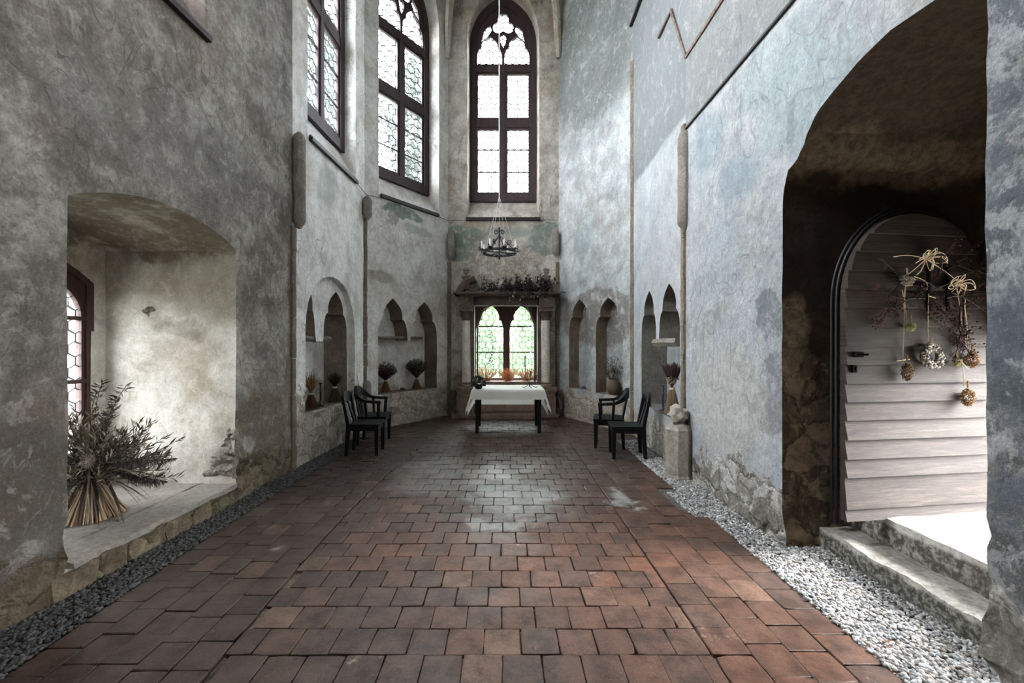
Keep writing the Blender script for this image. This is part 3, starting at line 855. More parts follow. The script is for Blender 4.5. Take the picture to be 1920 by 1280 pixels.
# stone window seat of the left niche
m_sill = stone('window_seat_stone', S(130, 124, 116), S(152, 146, 138), 2.6, 0.45)
rt = empty('window_seat', (-3.4, 3.5, 0), 'grey stone slab seat at the bottom of the left window niche', 'window seat', kind='structure')
for i, (x0, x1, y0, y1) in enumerate([(-3.07, -2.66, 2.75, 4.34), (-4.1, -3.08, 2.70, 3.42), (-4.1, -3.08, 3.43, 4.36)]):
    vs_b, fs_b = rough_block(x0, x1, y0, y1, 0.15 if i == 0 else .125, 0.19, 0.05, 0.006, 5 + i)
    if i == 0: vs_b = [Vector((q.x + (0.042 * (q.y - 4.33) - .045 + (0.018 * mn.noise(q * 4)) if q.x > -2.8 else 0), q.y, q.z)) for q in vs_b]
    mb = MB(); mb.add(vs_b, fs_b)
    mb.build('slab', m_sill, rt, smooth=True)
m_rub = stone('rubble_stone', S(74, 62, 50), S(150, 136, 114), 5.0, 1.0)
mb = MB()
y = 2.62
while y < 4.4:
    L = R.uniform(0.16, 0.34)
    xw = LX(y) + .035; mb.add(*rough_block(-2.95, xw - R.uniform(0, .03), y, y + L - 0.015, -0.1, 0.155, 0.04, 0.020, R.random() * 9)); y += L
mb.build('rubble_base', m_rub, rt, smooth=True)
# ------------------------------------------------------------------ windows
m_frame = wood('dark_window_wood', S(52, 42, 46), S(78, 62, 62), (6, 6, 1), 2.5, 0.55)
m_redwood = wood('red_brown_window_wood', S(58, 42, 40), S(82, 58, 53), (6, 6, 1), 2.5, 0.5)
m_lead = simple('lead_came', S(92, 96, 102), 0.5, 0.2, 20, 0.4, 0.6)
m_glass = glass('old_clear_glass', (0.93, 0.96, 0.98, 1), (0.62, 0.68, 0.72, 1), milk=0.02)
m_gglass = glass('greenish_glass', (0.90, 0.97, 0.92, 1), (0.72, 0.84, 0.76, 1), milk=0.04)
m_bglass = glass('smoky_glass', (0.86, 0.89, 0.92, 1), (0.55, 0.50, 0.47, 1), milk=0.015)

def inpoly_seg(poly, a, b):
    """clip a short segment to a polygon by sampling"""
    n = 5; ins = [inside(poly, lerp(a[0], b[0], k / n), lerp(a[1], b[1], k / n)) for k in range(n + 1)]
    if all(ins): return a, b
    if not any(ins): return None
    ks = [k for k in range(n + 1) if ins[k]]
    k0, k1 = ks[0] / n, ks[-1] / n
    if k1 - k0 < 0.05: return None
    return ((lerp(a[0], b[0], k0), lerp(a[1], b[1], k0)), (lerp(a[0], b[0], k1), lerp(a[1], b[1], k1)))
def seg(mb, a, b, wd, w0, w1, M):
    d = Vector((b[0] - a[0], b[1] - a[1]))
    if d.length < 1e-5: return
    d.normalize(); nx, nz = -d.y * wd / 2, d.x * wd / 2
    mb.prism([(a[0] + nx, a[1] + nz), (b[0] + nx, b[1] + nz), (b[0] - nx, b[1] - nz), (a[0] - nx, a[1] - nz)], w0, w1, M)
def hexes(mb, poly, s, wd, w0, w1, M, u0=0, z0=0):
    us = [p[0] for p in poly]; zs = [p[1] for p in poly]
    hx = s * math.sqrt(3) / 2
    nx = int((max(us) - min(us)) / (2 * hx)) + 3; nz = int((max(zs) - min(zs)) / (1.5 * s)) + 3
    for j in range(-1, nz):
        for i in range(-1, nx):
            cx = min(us) + u0 + i * 2 * hx + (hx if j % 2 else 0); cz = min(zs) + z0 + j * 1.5 * s
            pts = [(cx + hx, cz - s / 2), (cx + hx, cz + s / 2), (cx, cz + s), (cx - hx, cz + s / 2)]
            for a, b in zip(pts, pts[1:]):
                q = inpoly_seg(poly, a, b)
                if q: seg(mb, q[0], q[1], wd, w0, w1, M)
def arcpts(c, r, a0, a1, n=10): return [(c[0] + r * math.cos(lerp(a0, a1, k / n)), c[1] + r * math.sin(lerp(a0, a1, k / n))) for k in range(n + 1)]
def pline(mb, pts, wd, w0, w1, M):
    for a, b in zip(pts, pts[1:]): seg(mb, a, b, wd, w0, w1, M)
def gpane(poly, M, w):
    mb = MB(); mb.add([M(u, z, w) for u, z in poly], [tuple(range(len(poly)))]); return mb

def tall_window(idx, W, uc, depth, wood_m, hs, label, lead_w=0.018):
    hw, z0, zs, za = 0.765, 4.93, 8.5, 9.62
    M = lambda u, z, w=0.0: W.M(uc + u, z, depth + w)
    root = empty('window_%d' % idx, W.M(uc, z0, depth), label, 'window', kind='structure')
    f = MB()
    f.ring(arch(0, hw + .03, z0 - .03, zs, za + .03), arch(0, hw - .135, z0 + .14, zs, za - .2), -0.05, 0.06, M)
    inner = arch(0, hw - .13, z0 + .13, zs, za - .19)
    iw = hw - .13
    t1, t2, t3 = 6.62, 7.93, 8.14
    f.prism([(-iw, 6.62), (iw, 6.62), (iw, 6.80), (-iw, 6.80)], -0.04, 0.05, M)
    f.prism([(-iw, 7.90), (iw, 7.90), (iw, 8.07), (-iw, 8.07)], -0.05, 0.05, M)
    f.prism([(-.05, z0 + .1), (.05, z0 + .1), (.05, 7.95), (-.05, 7.95)], -0.045, 0.05, M)
    f.build('frame', wood_m, root)
    for sx in (-1, 1):
        for (za0, za1) in ((z0 + .14, 6.62), (6.80, 7.90)):
            cs = MB(); ua, ub = (0.05, iw) if sx > 0 else (-iw, -0.05)
            cs.ring([(ua, za0), (ub, za0), (ub, za1), (ua, za1)], [(ua + .05, za0 + .06), (ub - .05, za0 + .06), (ub - .05, za1 - .05), (ua + .05, za1 - .05)], -0.02, 0.04, M)
            if za0 < 6:
                for k in (1, 2):
                    zb = lerp(za0, za1, k / 3); cs.prism([(ua, zb - .011), (ub, zb - .011), (ub, zb + .011), (ua, zb + .011)], -0.015, 0.015, M)
            c = cs.build('casement', wood_m, root)
            poly = [(ua + .05, za0 + .06), (ub - .05, za0 + .06), (ub - .05, za1 - .05), (ua + .05, za1 - .05)]
            gpane(poly, M, 0.012).build('pane', m_glass, c)
            lm = MB(); hexes(lm, poly, hs, lead_w, 0.006, 0.020, M)
            lm.build('leading', m_lead, c)
    # tracery: a board pierced by two trefoil lights and a trefoil above
    tm_ = MB(); bt = 8.07
    board = dense(arch(0, iw + .02, bt - .03, zs, za - .17), .12)
    holes_ = [[(-iw + .03, bt + .02), (-.03, bt + .02)] + trefoil(-iw + .03, -.03, bt + .16, bt + .66), [(.03, bt + .02), (iw - .03, bt + .02)] + trefoil(.03, iw - .03, bt + .16, bt + .66)]
    tri = []
    for k in range(3):
        a = PI / 2 + k * 2 * PI / 3; cc = (0.135 * math.cos(a), bt + .93 + .135 * math.sin(a))
        tri += arcpts(cc, .125, a - PI * .60, a + PI * .60, 9)
    holes_.append(tri)
    for sx in (-1, 1):
        h_ = [(sx * .36, bt + .66), (sx * .50, bt + .54), (sx * .44, bt + .78), (sx * .30, bt + .92), (sx * .27, bt + .80)]
        holes_.append(h_ if sx > 0 else h_[::-1])
    holes_.append([(0, bt + .40), (.055, bt + .52), (.07, bt + .64), (0, bt + .72), (-.07, bt + .64), (-.055, bt + .52)])
    hd_ = [dense(h, .05) for h in holes_]
    vs, fs = fill(board, hd_, lambda z: .2)
    for w in (-.03, .03): tm_.add([M(u, z, w) for u, z in vs], fs)
    for d in hd_:
        n = len(d); tm_.add([M(u, z, -.03) for u, z in d] + [M(u, z, .03) for u, z in d], [(i, (i + 1) % n, n + (i + 1) % n, n + i) for i in range(n)])
    top = [(u, z) for u, z in arch(0, iw, bt, zs, za - .2)]
    tr = tm_.build('tracery', wood_m, root)
    gpane(top, M, 0.012).build('pane', m_glass, tr)
    lm = MB(); hexes(lm, top, hs, lead_w, 0.006, 0.020, M); lm.build('leading', m_lead, tr)
    return root
uA = (W_A.uz(580, 262)[0] + W_A.uz(665, 340)[0]) / 2
tall_window(1, W_A, uA, 0.23, m_frame, 0.105, 'tall dark framed window in the left wall above the broad arched niche')
tall_window(2, W_B, 1.13, 0.32, m_frame, 0.105, 'tall traceried window in the slanting wall, left of the middle window')
tall_window(3, W_back, (W_back.u(875) + W_back.u(1012)) / 2, 0.32, m_frame, 0.09, 'tall glaring pointed window in the middle of the apse end')

# low window behind the stone surround
def low_window():
    Yw = 9.92; k = Yw / F
    X = lambda px: (px - PX) * k
    Zz = lambda py: CH - (py - PY) * k
    M = lambda u, z, w=0.0: Vector((u, Yw + w, z))
    root = empty('window_4', (0, Yw, 0.95), 'low twin arched window of hexagon panes behind the white table', 'window', kind='structure')
    xl, xr, xm = X(879), X(1016), X(949.5)
    z0, zt = Zz(716), Zz(556)
    lights = []
    for a, b, pk in ((X(893), X(943.5), X(922)), (X(955.5), X(1003), X(978))):
        lights.append([(a, Zz(708)), (b, Zz(708))] + trefoil(a, b, Zz(622), Zz(573), pk))
    fr = MB()
    # board with the two lights cut out
    outl = [(xl, z0), (xr, z0), (xr, zt), (xl, zt)]
    for w in (-0.03, 0.03):
        vs, fs = fill(dense(outl, .12), [dense(l, .05) for l in lights], lambda z: 0.15)
        fr.add([M(u, z, w) for u, z in vs], fs)
    for l in lights:
        d = dense(l, .05); n = len(d)
        fr.add([M(u, z, -0.03) for u, z in d] + [M(u, z, 0.03) for u, z in d], [(i, (i + 1) % n, n + (i + 1) % n, n + i) for i in range(n)])
    fr.prism([(xm - .055, z0), (xm + .055, z0), (xm + .055, Zz(566)), (xm - .055, Zz(566))], -0.07, -0.03, M)
    fr.prism([(xl, z0 - .03), (xr, z0 - .03), (xr, z0 + .07), (xl, z0 + .07)], -0.09, -0.03, M)
    for a, b in ((xl, xl + .1), (xr - .1, xr)): fr.prism([(a, z0), (b, z0), (b, zt), (a, zt)], -0.07, -0.03, M)
    f = fr.build('frame', m_redwood, root)
    br = MB()
    for py in (612, 660):
        z = Zz(py); br.prism([(xl + .1, z - .014), (xr - .1, z - .014), (xr - .1, z + .014), (xl + .1, z + .014)], -0.045, -0.03, M)
    br.build('glazing_bar', m_frame, root)
    for l in lights:
        p = gpane(l, M, 0.0).build('pane', m_gglass, root)
        lm = MB(); hexes(lm, l, 0.085, 0.008, -0.01, 0.006, M)
        a, b = min(q[0] for q in l), max(q[0] for q in l)
        for q in (a + .075, b - .075): seg(lm, (q, Zz(708)), (q, Zz(625)), 0.010, -0.012, 0.008, M)
        lm.build('leading', m_lead, p)
low_window()

# window of the deep left niche (in the plane of the outer wall)
def niche_window():
    W = W_left; dpt = 1.37 + 0.02
    M = lambda u, z, w=0.0: W.M(u, z, dpt + w)
    uc = uL(3.52); hw = 0.64
    root = empty('window_5', W.M(uc, 0.42, dpt), 'red brown leaded window deep in the left niche behind the big dried bouquet', 'window', kind='structure')
    f = MB()
    out_ = segment(uc - hw - .05, uc + hw + .05, 0.36, 2.2, 2.46, 16)
    f.ring(out_, segment(uc - hw + .02, uc + hw - .02, 0.46, 2.18, 2.40, 16), -0.02, 0.10, M)
    for u in (uc,): f.prism([(u - .06, .42), (u + .06, .42), (u + .06, 2.35), (u - .06, 2.35)], -0.03, 0.08, M)
    f.build('frame', m_redwood, root)
    for sx in (-1, 1):
        ua, ub = (uc + .05, uc + hw - .02) if sx > 0 else (uc - hw + .02, uc - .05)
        um = (ua + ub) / 2; h2 = (ub - ua) / 2
        op = arch(um, h2 - .035, 0.54, 1.86, 2.18, 8)
        c = MB(); sq = segment(ua, ub, 0.46, 2.2, 2.36, 6)
        for w in (0.0, 0.05):
            vs, fs = fill(dense(sq, .12), [dense(op, .06)], lambda z: 0.2); c.add([M(u, z, w) for u, z in vs], fs)
        d = dense(op, .06); n = len(d)
        c.add([M(u, z, 0.0) for u, z in d] + [M(u, z, 0.05) for u, z in d], [(i, (i + 1) % n, n + (i + 1) % n, n + i) for i in range(n)])
        for zb in (1.24, 1.85): c.prism([(ua, zb - .018), (ub, zb - .018), (ub, zb + .018), (ua, zb + .018)], -0.02, 0.02, M)
        cs = c.build('casement', m_redwood, root)
        gpane(op, M, 0.025).build('pane', m_bglass, cs)
        lm = MB(); hexes(lm, op, 0.075, 0.009, 0.012, 0.036, M); lm.build('leading', m_lead, cs)
niche_window()

# ------------------------------------------------------------------ rails, cord and stub shafts
m_rail = wood('black_rail_wood', S(34, 30, 30), S(52, 46, 44), (4, 4, 4), 2.0, 0.5)
def rail(W, ua, ub, z, label, group='dark wooden rails under the high openings', th=0.05):
    root = W.M((ua + ub) / 2, z, -0.03)
    k_ = th / 0.05
    mb = MB(); mb.bar(W.M(ua, z, -0.028 * k_), W.M(ub, z, -0.028 * k_), 0.055 * k_, th)
    mb.bar(W.M(ua, z + th * .75, -0.018 * k_), W.M(ub, z + th * .75, -0.018 * k_), 0.03 * k_, th * .5)
    o = mb.build('wooden_rail', m_rail)
    return tag(o, label, 'rail', group)
rail(W_left, uL(2.2), uL(3.93), 4.40, 'black rail under the opening at the top left edge of the picture')
rail(W_A, W_A.u(579), W_A.u(667), 4.40, 'black rail under the tall window above the broad arched niche')
rail(W_B, W_B.u(713), W_B.u(821), 4.40, 'black rail under the traceried window of the slanting wall')
rail(W_back, W_back.u(874), W_back.u(1013), 4.40, 'short level black rail under the glaring middle window')
rail(W_right, uR(5.19), uR(2.6), 4.22, 'long thin black rail slanting across the upper right wall', th=0.022)
rail(W_E, W_E.u(1186), W_E.u(1187) + 0.65, 7.25, 'short black rail high up beside the right corner')
m_cord = simple('thin_cord', S(70, 66, 62), 0.8, 0, 5, bump=0)
for pts, lab in (([W_A.M(W_A.u(667), 4.38, -.03), W_B.M(0.02, 4.33, -.03), W_B.M(W_B.u(713), 4.36, -.03)], 'thin dark cord sagging between the rails of the two left apse walls'),
                 ([W_B.M(W_B.u(821), 4.38, -.03), W_B.M(2.2, 4.36, -.04), W_back.M(W_back.u(874), 4.38, -.03)], 'thin dark cord between the slanting wall and the rail of the middle window'),
                 ([W_back.M(W_back.u(1013), 4.39, -.03), W_back.M(2.48, 4.38, -.03)], 'short thin dark cord to the right of the rail of the middle window')):
    mb = MB(); mb.tube(pts, .0055, 5); tag(mb.build('slack_cord', m_cord), lab, 'cord', 'cords between the rails')

m_shaft = stone('grey_shaft_stone', S(110, 104, 96), S(150, 143, 134), 4.5, 0.5)
m_respond = stone('brown_respond_stone', S(98, 87, 75), S(138, 126, 112), 3.0, 0.7)
def shaft(px, y0, y1, Y, r, label, n=10, out=0.0, Xo=0.0):
    a, b = at(px, y1, Y), at(px, y0, Y)
    mb = MB(); H = b.z - a.z
    prof = [(0.3 * r, -0.09), (0.8 * r, -0.03), (r, 0.0)] + [(r * (1 + .04 * math.sin(k * 2.1)), H * k / 8) for k in range(1, 8)] + [(r, H), (r * .8, H + .05), (r * .2, H + .10)]
    mb.lathe((a.x, a.y, a.z), prof, n, jit=0.05)
    o = mb.build('broken_shaft', m_shaft, smooth=True)
    return tag(o, label, 'stone shaft', 'broken stone wall shafts')
shaft(561, 262, 415, 5.42, 0.078, 'long broken stone shaft on the left wall beside the large window niche')
shaft(689, 377, 402, 7.72, 0.085, 'short stone shaft stub in the corner of the left apse wall, beneath the slack cord')
shaft(846, 438, 480, 9.48, 0.08, 'small grey shaft stub in the corner left of the chandelier')
shaft(1042, 436, 472, 9.48, 0.08, 'small pale shaft stub in the corner right of the chandelier')
shaft(1284, 258, 418, 5.22, 0.085, 'long grey stone shaft on the right wall beneath the slanting rail')
# responds: flat stone strips in the corners
trim_n = [0]
def respond(Wa, u, zs, wd=0.085, pr=0.03):
    trim_n[0] += 1
    mb = MB(); z = zs[0]
    while z < zs[1]:
        h = min(R.uniform(.35, .6), zs[1] - z)
        mb.add(*[x for x in rough_bar(Wa, u, z, z + h - .008, wd * R.uniform(.9, 1.1), pr)]); z += h
    o = mb.build('trim_%d' % trim_n[0], m_respond)
    return tag(o, 'narrow brown stone strip in a wall corner, number hidden', 'trim', kind='structure')
def rough_bar(W, u, z0, z1, wd, pr):
    vs = []; fs = []; n = 5
    for i in range(n + 1):
        z = lerp(z0, z1, i / n)
        for (a, w) in ((-wd / 2, 0.04), (-wd / 2, -pr), (0, -pr * 1.3), (wd / 2, -pr), (wd / 2, 0.04)):
            q = W.M(u + a, z, w); vs.append(q + mn.noise_vector(q * 9) * 0.010)
    for i in range(n):
        for k in range(4): fs.append((i * 5 + k, i * 5 + k + 1, i * 5 + 6 + k, i * 5 + 5 + k))
    fs.append((0, 1, 2, 3, 4)); fs.append(tuple(n * 5 + k for k in (4, 3, 2, 1, 0)))
    return vs, fs
TL = ['brown stone strip below the long broken shaft on the left', 'brown stone strip in the corner between the two left apse walls', 'brown stone strip left of the stone surround',
      'brown stone strip right of the stone surround', 'long brown stone strip in the corner behind the right chairs', 'brown stone strip above the octagonal stone post']
for k, (W, u, zs) in enumerate([(W_A, 0.0, (-0.1, 3.1)), (W_B, 0.0, (-0.1, 3.9)), (W_back, 0.03, (-0.1, 3.45)), (W_back, 2.46, (-0.1, 3.45)), (W_D, 2.31, (-0.1, 6.6)), (W_E, 2.3, (-0.1, 4.3))]):
    respond(W, u, zs)['label'] = TL[k]
# vault ribs rising from the corners
for k, (x, y, lab) in enumerate([(-1.26, 9.55, 'left of the middle window'), (1.22, 9.55, 'right of the middle window'), (-2.5, 7.8, 'in the left corner'), (2.25, 7.55, 'in the right corner')]):
    mb = MB(); P0 = Vector((x, y, 8.0)); P1 = Vector((-0.15, 6.3, 11.1)); pts = []
    for i in range(13):
        t_ = i / 12; s_ = 1 - math.cos(t_ * PI / 2)
        pts.append(Vector((lerp(P0.x, P1.x, s_), lerp(P0.y, P1.y, s_), lerp(P0.z, P1.z, math.sin(t_ * PI / 2)))))
    mb.tube(pts, [0.05] + [0.085] * 12, 8)
    o = mb.build('trim_%d' % (7 + k), m_back, smooth=True)
    tag(o, 'plastered vault rib rising ' + lab, 'vault rib', kind='structure')

# stepped edge left in the plaster high on the right wall
m_edge = stone('exposed_brick_edge', S(84, 70, 64), S(146, 132, 124), 14, 0.8)
mb = MB()
pl = [W_right.uz(1235, 70), W_right.uz(1259, 19), W_right.uz(1287, 107), W_right.uz(1357, 0), ]
pl[3] = (pl[3][0] - 1.2, pl[3][1])
for a, b in zip(pl, pl[1:]):
    mb.bar(W_right.M(a[0], a[1], -0.006), W_right.M(b[0], b[1], -0.004), 0.042, 0.028, up=tuple(W_right.n))
mb.build('plaster_edge', m_edge, wall_right)
# ------------------------------------------------------------------ stone surround (retable) round the low window
m_alt = stone('brown_carved_stone', S(92, 76, 66), S(138, 120, 106), 3.5, 0.5)
m_alt2 = stone('dark_entablature_stone', S(70, 60, 56), S(112, 98, 90), 3.5, 0.5)
m_col = stone('pale_column_marble', S(178, 171, 160), S(220, 213, 203), 4.0, 0.3, rough=0.6, dark=S(96, 84, 72))
m_red = stone('reddish_plinth_stone', S(104, 84, 76), S(142, 120, 110), 3.0, 0.4)
YA = 9.30; ka = YA / F
AX = lambda px: (px - PX) * ka
AZ = lambda py: CH - (py - PY) * ka
MA = lambda u, z, w=0.0: Vector((u, YA + w, z))
alt = empty('stone_surround', (0.03, YA, 0), 'carved stone surround with two columns and broken arched top around the low window', 'altar surround')
rect = lambda a, b, c, d: [(a, c), (b, c), (b, d), (a, d)]
# plinth and middle wall
mb = MB(); mb.prism(rect(AX(848), AX(1047), -0.02, 0.08), -0.12, 0.32, MA)
mb.prism(rect(AX(862), AX(1034), 0.08, 0.62), 0.05, 0.32, MA)
mb.prism(rect(AX(886), AX(1010), 0.14, 0.24), 0.02, 0.05, MA); mb.prism(rect(AX(886), AX(1010), 0.50, 0.60), 0.02, 0.05, MA)
mb.prism(rect(AX(858), AX(1038), 0.60, 0.68), -0.02, 0.32, MA)
mb.build('plinth', m_red, alt)
for sx, xa, xb in ((-1, 858, 889), (1, 1008, 1040)):
    mb = MB(); a, b = AX(xa), AX(xb)
    mb.prism(rect(a, b, 0.06, 0.66), -0.14, 0.2, MA); mb.prism(rect(a - .03, b + .03, 0.02, 0.11), -0.17, 0.2, MA)
    mb.prism(rect(a - .03, b + .03, 0.60, 0.68), -0.18, 0.2, MA); mb.prism(rect(a - .015, b + .015, 0.56, 0.61), -0.155, 0.2, MA)
    ped = mb.build('pedestal', m_alt, alt)
    mb = MB(); mb.ring(rect(a + .05, b - .05, 0.17, 0.52), rect(a + .09, b - .09, 0.21, 0.48), -0.155, -0.14, MA); mb.build('raised_panel', m_alt, ped)
    # scroll bracket at the outer side
    mb = MB(); xo = AX(853) if sx < 0 else AX(1045)
    pts = []
    for k in range(22):
        t_ = k / 21
        pts.append(Vector((xo + sx * (0.03 + 0.05 * math.sin(t_ * PI * 1.5)), YA + .03, 0.06 + 0.52 * t_)))
    mb.tube(pts, [0.055 - 0.02 * abs(math.sin(k * .3)) for k in range(22)], 8)
    for zc, r in ((0.55, .085), (0.12, .06)):
        mb.lathe((xo + sx * .03, YA + .03, zc), [(r * .3, -.07), (r, -.05), (r, .05), (r * .3, .07)], 14)
    mb.build('scroll_bracket', m_alt2, alt, smooth=True)
    # column with base and capital
    xc = AX(874.5 if sx < 0 else 1023); zb, zt = 0.68, AZ(601)
    mb = MB(); r = 0.096
    mb.lathe((xc, YA - .02, zb), [(r * 1.0, .10)] + [(r * (1.0 - .12 * (k / 10) ** 1.5), .10 + (zt - zb - .1) * k / 10) for k in range(11)], 20)
    col_ = mb.build('column', m_col, alt, smooth=True)
    mb = MB(); mb.lathe((xc, YA - .02, zb), [(.13, 0), (.13, .035), (.12, .05), (.105, .06), (.115, .085), (.1, .10)], 20)
    mb.build('column_base', m_alt, col_, smooth=True)
    mb = MB(); mb.lathe((xc, YA - .02, zt), [(.086, 0), (.10, .02), (.095, .05), (.105, .12), (.14, .2)], 16)
    for k in range(8):
        a_ = k * PI / 4; p = Vector((xc + .1 * math.cos(a_), YA - .02 + .1 * math.sin(a_), zt + .05))
        mb.leaf(p, (math.cos(a_) * .4, math.sin(a_) * .4, 1), .13, .06)
    mb.box((xc, YA - .02, zt + .22), (.29, .29, .05))
    mb.build('capital', m_alt2, col_, smooth=True)
    # entablature block above
    mb = MB(); a, b = AX(863 if sx < 0 else 1010), AX(888 if sx < 0 else 1035)
    mb.prism(rect(a, b, zt + .24, AZ(556)), -0.14, 0.2, MA); mb.prism(rect(a - .02, b + .02, AZ(577), AZ(573)), -0.16, 0.2, MA)
    blk = mb.build('entablature_block', m_alt2, alt)
    mb = MB(); um, zm = (a + b) / 2, (AZ(573) + AZ(556)) / 2
    mb.lathe((um, YA - .15, zm), [(0.0, 0)] , 3) if False else None
    for k in range(6): mb.blob((um + .035 * math.cos(k), YA - .15, zm + .035 * math.sin(k)), .022, 1)
    mb.blob((um, YA - .155, zm), .025, 1); mb.build('rosette', m_alt, blk, smooth=True)
    # broken arched pediment half
    mb = MB()
    cx = AX(905 if sx < 0 else 993); zc = AZ(553) - .02; ra = abs(AX(856 if sx < 0 else 1046) - cx)
    a0, a1 = (PI * 0.98, PI * 0.60) if sx < 0 else (PI * 0.02, PI * 0.40)
    hgt = (AZ(519) - zc) / math.sin(PI * .4) / ra
    for (ro, ri, w0) in ((1.0, .93, -0.20), (.93, .86, -0.17), (.86, .78, -0.14)):
        o_ = [(cx + ra * ro * math.cos(lerp(a0, a1, k / 12)), zc + ra * ro * hgt * math.sin(lerp(a0, a1, k / 12))) for k in range(13)]
        i_ = [(cx + ra * ri * math.cos(lerp(a0, a1, k / 12)), zc + ra * ri * hgt * math.sin(lerp(a0, a1, k / 12))) for k in range(13)]
        mb.ring(o_, i_, w0, 0.25, MA, closed=False)
    mb.build('broken_pediment', m_alt, alt)
    # urn on its block
    xu = AX(874 if sx < 0 else 1024.5); z1_ = AZ(531); z2_ = AZ(520)
    mb = MB(); mb.box((xu, YA + .02, (z1_ + z2_) / 2 - .06), (.13, .16, (z2_ - z1_) + .14)); mb.box((xu, YA + .02, z2_ + .012), (.18, .2, .035))
    ub_ = mb.build('urn_block', m_alt, alt)
    mb = MB(); mb.lathe((xu, YA + .02, z2_ + .03), [(.045, 0), (.045, .012), (.026, .025), (.026, .04), (.055, .075), (.062, .10), (.05, .115), (.072, .125), (.072, .15), (.05, .16), (.03, .165), (.03, .175)], 16)
    mb.build('urn', m_shaft, ub_, smooth=True)
# cornice and frieze
mb = MB()
mb.prism(rect(AX(864), AX(1035), AZ(556), AZ(552)), -0.16, 0.3, MA)
mb.prism(rect(AX(852), AX(1050), AZ(552.5), AZ(549)), -0.24, 0.3, MA)
mb.prism(rect(AX(858), AX(1042), AZ(554.5), AZ(552)), -0.2, 0.3, MA)
mb.build('cornice', m_alt2, alt)
mb = MB()
mb.prism(rect(AX(887), AX(1011), AZ(572), AZ(555)), 0.0, 0.3, MA)
fr_o = [(AX(886), 0.66), (AX(886), AZ(572)), (AX(1012), AZ(572)), (AX(1012), 0.66)]
arc_i = [(AX(895), 0.66), (AX(895), AZ(610))] + [(lerp(AX(895), AX(1003), k / 10), AZ(592) + (AZ(566) - AZ(592)) * math.sin(PI * k / 10) ** .6) for k in range(1, 10)] + [(AX(1003), AZ(610)), (AX(1003), 0.66)]
for a, b in zip(arc_i, arc_i[1:]): seg(mb, a, b, .035, 0.02, 0.12, MA)
for xa, xb in ((882, 889), (1008.5, 1015)): mb.prism(rect(AX(xa), AX(xb), 0.68, AZ(560)), 0.0, 0.3, MA)
mb.build('inner_frame', m_alt2, alt)

# ------------------------------------------------------------------ table, cloth and things on it
m_black = simple('black_painted_wood', S(13, 13, 16), 0.5, 0.3, 14, 0.22, bump=0.15)
TX, TY, TZ = 0.075, 8.02, 0.79
tb = empty('altar_table', (TX, TY, 0), 'plain black legged table under a white cloth in front of the stone surround', 'table')
mb = MB(); mb.box((TX, TY, TZ - .02), (1.24, .84, .035)); mb.build('tabletop', m_black, tb)
mb = MB(); mb.ring([(TX - .57, TY - .37), (TX + .57, TY - .37), (TX + .57, TY + .37), (TX - .57, TY + .37)], [(TX - .54, TY - .34), (TX + .54, TY - .34), (TX + .54, TY + .34), (TX - .54, TY + .34)], TZ - .14, TZ - .04, lambda u, v, w: Vector((u, v, w)))
mb.build('apron', m_black, tb)
for sx in (-1, 1):
    for sy in (-1, 1):
        mb = MB(); mb.bar((TX + sx * .555, TY + sy * .36, TZ - .04), (TX + sx * .56, TY + sy * .365, 0.0), .075, .075, up=(0, 1, 0), w2=.055, h2=.055); mb.build('leg', m_black, tb)
# cloth
t = NT('white_linen'); P = t.pos()
wv = t.noise(t.vmath('MULTIPLY', P, (60, 60, 60)), 2, 3, .6)
m_linen = t.out(t.n('ShaderNodeMixShader', {0: 0.25, 1: t.bsdf(t.mix(t.step(wv, .3, .7, .15, 0), S(232, 230, 222), S(180, 178, 168)), 0.9, t.bump(wv, .15, .004), .15), 2: t.n('ShaderNodeBsdfTranslucent', {0: S(226, 224, 216)}).outputs[0]}).outputs[0])
mb = MB(); NX, NY = 70, 60
hx, hy = 0.645, 0.43; ox, oyf, oyb = 0.27, 0.185, 0.40
vs, fs = [], []
for j in range(NY + 1):
    for i in range(NX + 1):
        s = lerp(-hx - ox, hx + ox, i / NX); q = lerp(-hy - oyf, hy + oyb, j / NY)
        dx = max(0, abs(s) - hx); dy = max(0, abs(q) - hy); sg = 1 if s > 0 else -1; sq = 1 if q > 0 else -1
        x, y = max(-hx, min(hx, s)), max(-hy, min(hy, q))
        drop = dx + dy * (1.0 if dx == 0 else 0.9)
        corner = min(dx, dy)
        fold = (0.010 * math.sin(q * 17 + 1) + .006 * math.sin(q * 31)) * min(1, dx * 8)
        foldf = (0.006 * math.sin(s * 12 + 2) + .003 * math.sin(s * 29)) * min(1, dy * 8)
        x += sg * (0.012 * min(1, dx * 20) + dx * 0.10 + corner * 0.42 + fold); y += sq * (0.012 * min(1, dy * 20) + dy * .05 + corner * 0.12 + foldf)
        z = TZ + .003 - drop + (0.008 * min(1, drop * 15) if drop else 0)
        if i in (NX // 2,) : z -= 0.0012
        z += 0.0015 * mn.noise(Vector((s * 5, q * 5, 2)))
        vs.append((TX + x, TY + y, z))
for j in range(NY):
    for i in range(NX):
        a = j * (NX + 1) + i; fs.append((a, a + 1, a + NX + 2, a + NX + 1))
mb.add(vs, fs); cl = mb.build('tablecloth', m_linen, smooth='all')
tag(cl, 'white linen cloth draped over the table with pointed hanging corners', 'tablecloth')
ml = MB(); ml.bar((TX - .005, TY - hy - .022, TZ - .005), (TX - .005, TY - hy - .032, TZ - .175), .006, .006); ml.build('fold_crease', m_linen, cl)

